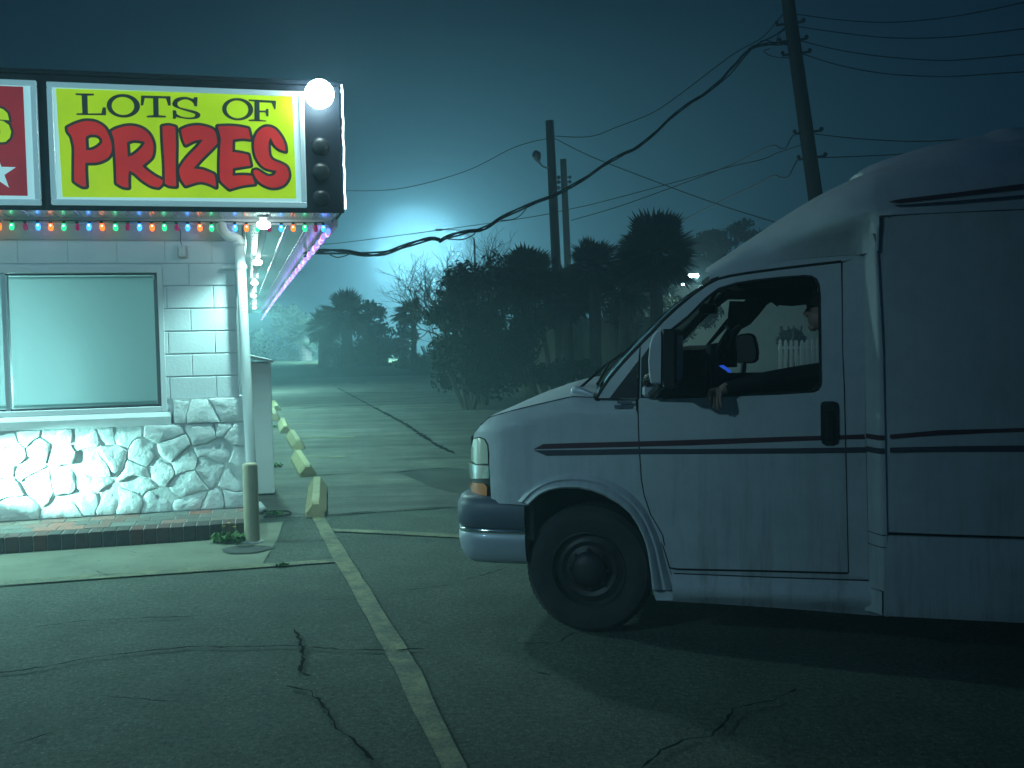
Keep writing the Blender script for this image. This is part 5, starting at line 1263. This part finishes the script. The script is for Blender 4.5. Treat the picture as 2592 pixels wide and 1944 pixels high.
# ---- fibreglass cap over the cab, flowing into the roof of the box
top_t = T(Z8, '225 930 350 850 500 745 650 640 800 545 930 470 1100 395 1270 325 1400 285 1600 225 1800 180 2000 140 2212 122')
bot_t = T(Z8, '225 1004 350 958 500 928 700 884 900 862 1100 848 1200 844')
x_s = top_t[0][0]; grv = v2(Z8(1330, 602), -.1)
def y_side(x): return lerp(.115, -.105, sstep((x - .85) / .62))
XCL, XCR = v2(Z8(1200, 900))[0], v2(Z8(1300, 900), -.09)[0]
def y_bot(x): return .112 if x < XCL else (lerp(.112, -.105, min(1, (x - XCL) / (XCR - XCL) * 1.25)))
def y_mid(x, f): return lerp(y_bot(x), y_side(x), sstep(f * 2.2))
xp_ = v2(Z8(1342, 700), -.1)[0]
rows = []; n_ = 3.4
xs_ = [x_s + .9 * (k / 18) for k in range(19)] + sorted([x_s + .9 + k * .11 for k in range(1, 15)] + [xp_ - .032, xp_ - .029, XCL, XCL + .02, XCL + .04, XCL + .06]) + [3.2, 4.0, 5.5, 7.2]
for x in xs_:
    zt0 = interp(top_t, x) if x < top_t[-1][0] else top_t[-1][1] + .06 * min(1, (x - top_t[-1][0]) / 1.0)
    if x < bot_t[-1][0]: zb = interp(bot_t, x)
    elif x < xp_ - .03: zb = bot_t[-1][1]
    else: zb = bot_t[-1][1]
    ys = y_side(x); zt1 = CAM_H + (zt0 - CAM_H) * 1.085; row = []
    row.append(Vector((x, y_bot(x) + .02, zb if x < xp_ - .03 else grv[1] - .005)))
    for k in range(0, 17):
        th = pi / 2 * (k / 16) ** 1.35; sz_ = sin(th) ** (2 / n_); cy_ = cos(th) ** (2 / n_) if k < 16 else 0
        ym = y_mid(x, sz_); yq = ym + (1 - ym) * (1 - cy_); zq = zb + (zt1 - zb) * sz_
        if x > xp_ - .03: zq = max(zq, grv[1] - .005)
        bulge = .0
        row.append(Vector((x - .10 * (1 - cy_) * (1 - sstep((x - x_s) / .6)), yq - bulge, zq)))
    row2 = [Vector((p.x, 2 - p.y, p.z)) for p in reversed(row[:-1])]
    rows.append(row + row2)
mb = MB(); mb.grid(rows); m_ = len(rows[0]); mb.f.append(tuple(range(m_))); mb.mi.append(0)
auto_smooth(mb.obj('roof_cap', m_van, van), 50)
hump_t = T(Z8, '1270 325 1320 272 1400 235 1500 197 1700 132 1900 82 2100 47 2212 38', .35)
rows = []
for x in [hump_t[0][0] + .02 + k * .06 for k in range(22)] + [3.4, 5, 7.2]:
    zt0 = interp(hump_t, x) + (.0 if x < hump_t[-1][0] else .03); row = []
    for k in range(25):
        s = -1 + 2 * k / 24; row.append(Vector((x - .12 * (1 - s * s), 1 + s * .66, 2.05 + (zt0 + .012 - 2.05) * (1 - abs(s) ** 7) ** .6 if abs(s) < 1 else 2.05)))
    rows.append(row)
mb = MB(); mb.grid(rows); mb.f.append(tuple(range(25))); mb.mi.append(0); auto_smooth(mb.obj('raised_roof', m_van, van), 50)
# box: rounded front corner column, grooves, side panels, skirt
colL = [(v2(Z8(1245, 722))[0] - .01, v2(Z8(1245, 722))[1])] + T(Z8, '1225 780 1203 860 1200 1000') + T(Y7, '443 0 452 450 462 900 470 1300 474 1385')
colR = T(Z8, '1262 722 1285 780 1292 860 1300 1000', -.09) + T(Y7, '556 0 566 450 576 900 585 1300 588 1412', -.09)
colR = [(v2(Z8(1262, 722), -.09))] + colR[1:]
rows = []
CL, CR = resample(colL, 40), resample(colR, 40)
for a, b in zip(CL, CR):
    row = []
    for k in range(11):
        th = pi / 2 * k / 10; fx = lerp(1 - cos(th), k / 10, .75); fy = lerp(sin(th), min(1, k / 7.5), .75); row.append(Vector((a.x + (b.x - a.x) * fx, body_w(a.x, a.y) + .01 - (.11 + body_w(a.x, a.y)) * fy, lerp(a.y, b.y, k / 10))))
    row.append(Vector((b.x + .008, -.082, b.y))); row.append(Vector((xp_ + .006, -.080, b.y))); rows.append(row)
auto_smooth(MB().grid(rows).obj('box_corner', m_van, van), 60)
xp = v2(Z8(1342, 700), -.1)[0]
mb = MB(); mb.box(XCR - .02, xp + .004, -.078, -.06, 2.10, grv[1] + .01); mb.obj('groove_end', m_van, van)
pan_top = T(Z8, '1338 612 1400 606 1600 598 2000 583 2212 574', -.1); 
mb = MB(); mb.box(xp - .03, 7.2, -.072, -.04, .24, grv[1] + .004); mb.box(1.42, 1.47, .15, .3, .3, 2.2); mb.box(7.1, 7.2, -.04, 2.05, .3, 2.2); mb.box(1.40, 7.2, 2.06, 2.10, .3, 2.4); mb.box(1.75, 1.80, .02, 1.96, .45, 2.1); mb.obj('box_core', m_seal, van)
xp = v2(Z8(1342, 700), -.1)[0]
mb = MB(); mb.box(XCR - .02, xp + .004, -.078, -.06, 2.10, grv[1] + .01); mb.obj('groove_end', m_van, van)
upper = [(xp, v2(Y7(595, 1062), -.1)[1]), (xp, pan_top[0][1])] + pan_top + [(7.15, pan_top[-1][1]), (7.15, v2(Y7(595, 1062), -.1)[1])]
def raw_w(y): return lambda a, b: Vector((a, y, b))
def vraw(name, out, m, fn, th=.02, step=.12, deg=40): return auto_smooth(link(name, panel_mesh(out, None, fn, step, th), m, van), deg)
vraw('side_panel', upper, m_van, lambda a, b: Vector((a, -.098 + .012 * max(0, 1 - (a - xp) / .02) , b)), th=.02, step=.25)
zl = v2(Y7(595, 1078), -.1)[1]; zbm = v2(Y7(1000, 1582), -.1)[1]
def skirt(a, b): t = (zl - b) / (zl - zbm); return Vector((a, -.094 - .02 * sstep(t * 3) * (1 if t < .9 else 1 - (t - .9) * 4), b))
vraw('lower_skirt', [(xp - .012, zbm), (xp - .012, zl - .004), (7.15, zl - .004), (7.15, zbm)], m_van, skirt, th=.03, step=.03)
# corner foot of the box between sill and skirt
cf = [(colL[-1][0] - .02, .225), (colL[-1][0] - .02, colL[-1][1] - .008), (xp - .02, colR[-1][1] - .006), (xp - .02, zbm)]
vraw('corner_foot', cf, m_van, lambda a, b: Vector((a, .0 - .115 * sstep((a - colL[-1][0] + .02) / .10), b)), th=.03, step=.02)
rows = [[Vector((xp - .01, -.085, z)), Vector((xp - .003, -.085, z))] for z in (.3, 2.2)]
# groove along the top of the side panel is the gap down to the dark core; box stripes
YS = -.1012
def sraw(name, out, m): return vraw(name, out, m, raw_w(YS), th=.0015, step=0)
sraw('stripe', T(Y7, '598 474 900 447 1200 440 1403 434', -.1) + [(7.1, v2(Y7(1403, 434), -.1)[1]), (7.1, v2(Y7(1403, 458), -.1)[1])] + T(Y7, '1403 458 1200 464 900 479 598 498', -.1), m_stripe)
sraw('stripe', T(Y7, '598 552 1000 543 1403 539', -.1) + [(7.1, v2(Y7(1403, 539), -.1)[1]), (7.1, v2(Y7(1403, 578), -.1)[1])] + T(Y7, '1403 578 1000 579 598 582', -.1), m_stripe2)
def colstripe(za, zb_, m):
    rows = []
    for f in (0, 1):
        row = []
        for k in range(13):
            th = pi / 2 * k / 12; a = interp([(b, a) for a, b in reversed(colL)], za if not f else zb_); b = interp([(q, p) for p, q in reversed(colR)], za if not f else zb_)
            z_ = za if not f else zb_; fx = lerp(1 - cos(th), k / 12, .75); fy = lerp(sin(th), min(1, k / 9), .75); row.append(Vector((a + (b - a) * fx - .002, body_w(a, 1) + .0075 - (.1115 + body_w(a, 1)) * fy, z_)))
        rows.append(row)
    MB().grid(rows).obj('stripe', m, van)
colstripe(v2(Y7(500, 472), -.05)[1], v2(Y7(500, 502), -.05)[1], m_stripe); colstripe(v2(Y7(500, 549), -.05)[1], v2(Y7(500, 583), -.05)[1], m_stripe2)
# upper stripes on the cap flank
def cap_y(x, z):
    zt0 = interp(top_t, x) if x < top_t[-1][0] else top_t[-1][1]; zt1 = CAM_H + (zt0 - CAM_H) * 1.085; zb = bot_t[-1][1]
    s = max(0, min(.98, (z - zb) / (zt1 - zb))); sn = s ** (n_ / 2); c_ = sqrt(max(0, 1 - sn * sn)) ** (2 / n_); ym = y_mid(x, s); return ym + (1 - ym) * (1 - c_)
def cap_pt(a, b):
    y = -.1
    for _ in range(6): q = lv(a, b, y); y = cap_y(q.x, q.z) - .013
    return lv(a, b, y)
for s, m in (('1362 524 1400 512 1450 503 1800 462 2212 408 2212 440 1800 487 1430 529', m_stripe), ('1390 541 1480 538 1800 514 2212 478 2212 497 1800 531 1430 553', m_stripe2)):
    vraw('stripe', T(Z8, s), m, cap_pt, th=.001, step=.06)
# fine seam lines on the column
for yv in (1062, 1135):
    za = v2(Y7(500, yv), -.05)[1]; colstripe(za, za - .004, m_seal)
# ---- cab interior
mb = MB()
dz1 = vl(Z6(800, 893), .6).z; xd0 = vl(Z6(560, 900), .2).x; xd1 = vl(Z6(925, 900), .3).x
mb.box(xd0 - .05, xd1, .07, 1.93, 1.05, dz1, .03); mb.box(xd1 - .01, xd1 + .04, .25, .75, 1.15, dz1 + .03, .02); mb.box(.32, 1.40, .10, .13, .5, 1.28); mb.obj('dashboard', m_interior, van)
mb = MB(); mb.box(.70, 1.75, .19, 1.86, 1.96, 2.03); mb.box(1.34, 1.75, .16, .24, .4, 2.0); mb.obj('headliner', m_interior, van)
mb = MB(); mb.box(1.45, 1.62, .28, .75, 1.0, 1.62, .04); mb.box(1.05, 1.6, .28, .75, .85, 1.02, .04); mb.box(1.45, 1.62, 1.25, 1.72, 1.0, 1.35, .04); mb.box(1.05, 1.6, 1.25, 1.72, .85, 1.02, .04); mb.box(1.06, 1.5, .3, .73, .46, .85); mb.box(1.06, 1.5, 1.27, 1.7, .46, .85); mb.obj('seats', m_interior, van)
sw = vl(Z6(972, 985), .48); mb = MB(); ring = [sw + Vector((cos(a) * .085, sin(a) * .19, cos(a) * .165)) for a in [k * 2 * pi / 32 for k in range(33)]]
mb.tube(ring, .016, 8); mb.tube([sw + Vector((-.085, 0, -.165)) * .9, sw + Vector((.085, 0, .165)) * .9], .014, 6); mb.tube([sw, sw + Vector((-.16, 0, .03))], .035, 8); mb.obj('steering_wheel', m_trimblack, van)
mb = MB(); a = vl(Z6(862, 560), .9); mb.box(vl(Z6(862, 600), .9).x, vl(Z6(985, 600), .9).x, .78, 1.06, vl(Z6(900, 614), .9).z, vl(Z6(900, 535), .9).z, .01); mb.tube([vl(Z6(930, 540), .9), vl(Z6(990, 430), .9)], .012, 6); mb.obj('rear_view_mirror', m_trimblack, van)
# far side: door below, pillars, roof edge; its window stays open to view
YFAR = 1.90
def fpl(s, y=YFAR): return T(Z6, s, y)
def far(name, out, m, y=YFAR, th=.05): return vraw(name, out, m, raw_w(y), th=th, step=0)
zs_far = vl(Z6(1300, 1085), YFAR).z
far('far_door', [(xd0, .42), (1.45, .42), (1.45, zs_far), (xd1, zs_far), (xd0, zs_far)], m_interior)
far('far_pillar', fpl('892 880 1072 655 1100 640 1400 300 1500 300 1440 515 1100 690 915 885'), m_interior)
far('far_pillar', fpl('1410 505 1480 560 1485 545 1600 552 1700 540 1725 555 1738 530 1790 300 1400 300'), m_interior, YFAR - .02)
far('far_pillar', fpl('1815 300 1900 300 1905 1290 1815 1290'), m_interior)
zr = vl(Z6(1000, 500), YFAR).z
far('far_roof_edge', [(.50, zr), (1.45, zr - .02), (1.45, 2.05), (.60, 2.05)], m_interior, YFAR - .03)
vs_ = far('sun_visor', fpl('1095 512 1412 518 1330 622 1262 698 1195 735 1140 745 1100 742 1078 705 1082 620', 1.55), m_interior, 1.55, .03)
mb = MB(); mb.tube([vl(Z6(*p), 1.5) for p in ((1063, 705), (1080, 735), (1105, 748), (1140, 740), (1172, 705))], .010, 6); mb.obj('visor_edge', m_vanbumper, vs_)
mb = MB(); mb.tube(spline([vl(Z6(*p), 1.5) for p in ((1180, 715), (1120, 780), (1098, 850), (1095, 1040))], 4), [.02, .022, .025, .028, .032, .036, .04, .04, .045, .045, .05, .05, .05], 8); mb.obj('gooseneck', m_interior, van)
mb = MB(); mb.add([vl(Z6(1008, 1030), .35), vl(Z6(1045, 1022), .35), vl(Z6(1110, 1068), .35), vl(Z6(1098, 1090), .35)] + [vl(Z6(1008, 1030), .37), vl(Z6(1045, 1022), .37), vl(Z6(1110, 1068), .37), vl(Z6(1098, 1090), .37)], [(0, 1, 2, 3), (7, 6, 5, 4), (0, 4, 5, 1), (1, 5, 6, 2), (2, 6, 7, 3), (3, 7, 4, 0)]); mb.obj('blue_glow_strip', m_blue, van)  # blue glow inside the cab, built as a small emissive strip
fm = resample(T(Z6, '1145 800 1175 778 1240 768 1280 775 1302 800 1318 860 1328 930 1322 985 1300 1008 1240 1012 1160 1008 1142 985 1140 900', 2.15) + [v2(Z6(1145, 800), 2.15)], 36)[:-1]
fc = Vector((sum(p.x for p in fm) / 35, 2.15, sum(p.y for p in fm) / 35)); mb = MB()
mb.grid([[Vector((p.x, 2.15, p.y)) for p in fm], [Vector((p.x, 2.30, p.y)) for p in fm], [fc + (Vector((p.x, 2.33, p.y)) - fc) * .8 for p in fm]], closed=True); mb.f.append(tuple(len(mb.v) - 1 - k for k in range(35))); mb.mi.append(0)
fo = mb.obj('far_mirror', m_trimblack, van)
mb = MB(); mb.add([Vector((fc.x - .006 + (p.x - fc.x) * .86, 2.148, fc.z + (p.y - fc.z) * .9)) for p in fm], [tuple(range(35))]); mb.f[0] = tuple(reversed(mb.f[0])); mb.obj('mirror_glass', m_mirrorface, fo)
mb = MB(); mb.tube([vl(Z6(1210, 1010), 2.16), vl(Z6(1200, 1110), 2.0), vl(Z6(1190, 1150), 1.92)], .02, 6); mb.obj('mirror_arm', m_trimblack, fo)

# ================================================================== DRIVER
drv = empty('person', 'driver in dark jacket, arm resting on the open van window, hand hanging down outside', 'person', loc=VM @ Vector((1.30, .5, .98)), rz=-VA)
DM = MWD[drv]
def dl(v): return DM.inverted() @ (VM @ Vector(v))
def skin_obj(name, verts, edges, radii, m, parent, sub=2, root=0):
    me = bpy.data.meshes.new(name); me.from_pydata([tuple(v) for v in verts], edges, []); o = bpy.data.objects.new('tmp', me); C.objects.link(o)
    sm_ = o.modifiers.new('s', 'SKIN'); sv = me.skin_vertices[0].data
    for i, r in enumerate(radii): sv[i].radius = r if isinstance(r, tuple) else (r, r)
    sv[root].use_root = True; ss = o.modifiers.new('u', 'SUBSURF'); ss.levels = sub; ss.render_levels = sub
    bpy.context.view_layer.update()
    me2 = bpy.data.meshes.new_from_object(o.evaluated_get(bpy.context.evaluated_depsgraph_get())); bpy.data.objects.remove(o)
    o2 = link(name, me2, m, parent, smooth=True); return o2
hy = .50
nose = vl(Z6(1692, 648), hy); hc = Vector((nose.x + .115, hy, nose.z + .045))
elb = vl(Z6(1420, 1140), .03); wr = vl(Z6(1052, 1205), -.055); shl = Vector((hc.x + .10, .30, hc.z - .34))
V = [Vector((1.40, .5, .95)), Vector((1.42, .5, 1.12)), Vector((hc.x + .10, .5, hc.z - .42)), Vector((hc.x + .08, .5, hc.z - .24)), Vector((hc.x + .06, .5, hc.z - .15)), Vector((hc.x + .01, .5, hc.z - .05)), Vector((hc.x + .005, .5, hc.z + .07)),
     shl, lerp(shl, elb, .55) + Vector((0, 0, .01)), elb, lerp(elb, wr, .5), wr, wr + Vector((-.035, -.018, -.028)),
     Vector((hc.x + .10, .72, hc.z - .34)), Vector((hc.x - .08, .74, hc.z - .55)), Vector((hc.x - .30, .62, hc.z - .52)),
     Vector((1.10, .42, .98)), Vector((.82, .42, .92)), Vector((.80, .42, .60)), Vector((1.10, .60, .98)), Vector((.82, .60, .92)), Vector((.80, .60, .60))]
E_ = [(0, 1), (1, 2), (2, 3), (3, 4), (4, 5), (5, 6), (2, 7), (7, 8), (8, 9), (9, 10), (10, 11), (11, 12), (2, 13), (13, 14), (14, 15), (0, 16), (16, 17), (17, 18), (0, 19), (19, 20), (20, 21)]
Rr = [.15, .16, (.17, .15), (.10, .09), .055, (.075, .085), (.078, .085), .075, .055, .050, .044, .030, (.036, .016), .075, .055, .04, .09, .07, .05, .09, .07, .05]
body = skin_obj('body', [dl(v) for v in V], E_, Rr, m_jacket, drv)
body.data.materials.append(m_skin)
zj = dl(Vector((hc.x, .5, hc.z - .15))).z; wl_ = dl(wr)
for p in body.data.polygons:
    c = p.center
    if c.z > zj - .01 and (c.xy - dl(hc).xy).length < .17: p.material_index = 1
    if c.x < wl_.x + .012 and c.y < -.40: p.material_index = 1
# face relief and hair
mb = MB(); H_ = lambda x, y, z: dl(hc + Vector((x, y, z)))
def blob(mb, c, r, n=10): mb.ball(dl(c), r, n, 8)
fc_ = MB()
fc_.ball(H_(.0, 0, .03), (.097, .078, .098), 20, 14); fc_.ball(H_(-.028, 0, -.045), (.068, .060, .070), 18, 12); fc_.tube([H_(.03, 0, -.16), H_(.02, 0, -.05)], [.06, .055], 14)
fc_.ball(H_(-.088, 0, -.020), (.022, .014, .022), 10, 8); fc_.tube([H_(-.080, 0, .028), H_(-.096, 0, .0), H_(-.110, 0, -.022), H_(-.092, 0, -.034)], [.009, .011, .013, .012], 8)
fc_.ball(H_(-.080, 0, -.055), (.016, .026, .007), 10, 6); fc_.ball(H_(-.080, 0, -.068), (.015, .022, .007), 10, 6); fc_.ball(H_(-.068, 0, -.098), (.026, .03, .022), 12, 8)
for s in (-1, 1): fc_.ball(H_(-.078, s * .032, .018), (.012, .014, .010), 8, 6); fc_.ball(H_(.01, s * .080, -.005), (.018, .01, .032), 10, 8)
fc_.obj('face', m_skin, drv, smooth=True)
hb_ = MB(); rh_ = random.Random(6)
for k in range(420):
    a = rh_.uniform(0, 2 * pi); e = math.asin(rh_.uniform(.0, 1)); d = Vector((cos(a) * cos(e), sin(a) * cos(e), sin(e)))
    if d.x < -.55 and d.z < .55: continue
    p = Vector((d.x * .088 + .008, d.y * .08, d.z * .098 + .035)); t2 = Vector((rh_.gauss(0, 1), rh_.gauss(0, 1), rh_.gauss(0, .6))).normalized() * .022
    hb_.ball(H_(p.x, p.y, p.z), (.017, .015, .016), 5, 4); 
hb_.obj('hair', m_hair, drv, smooth=True)
gm = MB()
for s in (-1, 1):
    c = hc + Vector((-.098, s * .033, .016)); gm.tube([dl(c + Vector((0, cos(q) * .024, sin(q) * .019))) for q in [k * 2 * pi / 16 for k in range(17)]], .0028, 5); gm.tube([dl(c + Vector((0, s * .024, .006))), dl(hc + Vector((.01, s * .085, .012)))], .0028, 5)
gm.obj('glasses', m_trimblack, drv)
# hand: palm is the end of the arm; four fingers and a thumb hanging from it
pm = wr + Vector((-.035, -.018, -.028)); VF = []; EF = []; RF = []
tips = [vl(Z6(*p), -.10) for p in ((946, 1352), (972, 1374), (1004, 1382), (1028, 1362))]
knk = [vl(Z6(*p), -.085) for p in ((958, 1238), (978, 1250), (1004, 1256), (1028, 1250))]
VF.append(wr + Vector((-.012, -.008, -.010))); RF.append((.024, .016)); VF.append(lerp(knk[1], knk[2], .5) + Vector((0, .012, .02))); RF.append((.034, .013)); EF.append((0, 1))
for k, (a, b) in enumerate(zip(knk, tips)):
    i0 = len(VF); m1 = lerp(a, b, .38) + Vector((-.004, -.012, 0)); m2 = lerp(a, b, .72) + Vector((0, -.008, 0)); VF += [a, m1, m2, b]; RF += [.0095, .0088, .008, .0065]; EF += [(1, i0), (i0, i0 + 1), (i0 + 1, i0 + 2), (i0 + 2, i0 + 3)]
th0 = vl(Z6(946, 1225), -.06); th1 = vl(Z6(930, 1270), -.07); th2 = vl(Z6(932, 1312), -.075); i0 = len(VF); VF += [th0, th1, th2]; RF += [.011, .010, .008]; EF += [(0, i0), (i0, i0 + 1), (i0 + 1, i0 + 2)]
skin_obj('hand', [dl(v) for v in VF], EF, RF, m_skin, drv)

# ================================================================== FOG
m_haze = bpy.data.materials.new('fog_air'); m_haze.use_nodes = True; nt = m_haze.node_tree; nt.nodes.clear()
o_ = nt.nodes.new('ShaderNodeOutputMaterial'); pv = nt.nodes.new('ShaderNodeVolumePrincipled')
pv.inputs['Color'].default_value = (0.58, 0.86, 1.0, 1); pv.inputs['Density'].default_value = FOG_DENSITY; pv.inputs['Anisotropy'].default_value = 0.35
nt.links.new(pv.outputs[0], o_.inputs['Volume'])
mb = MB(); mb.box(-90, 90, -14, 150, -1.0, 27.0); tag(mb.obj('haze', m_haze), kind='stuff')
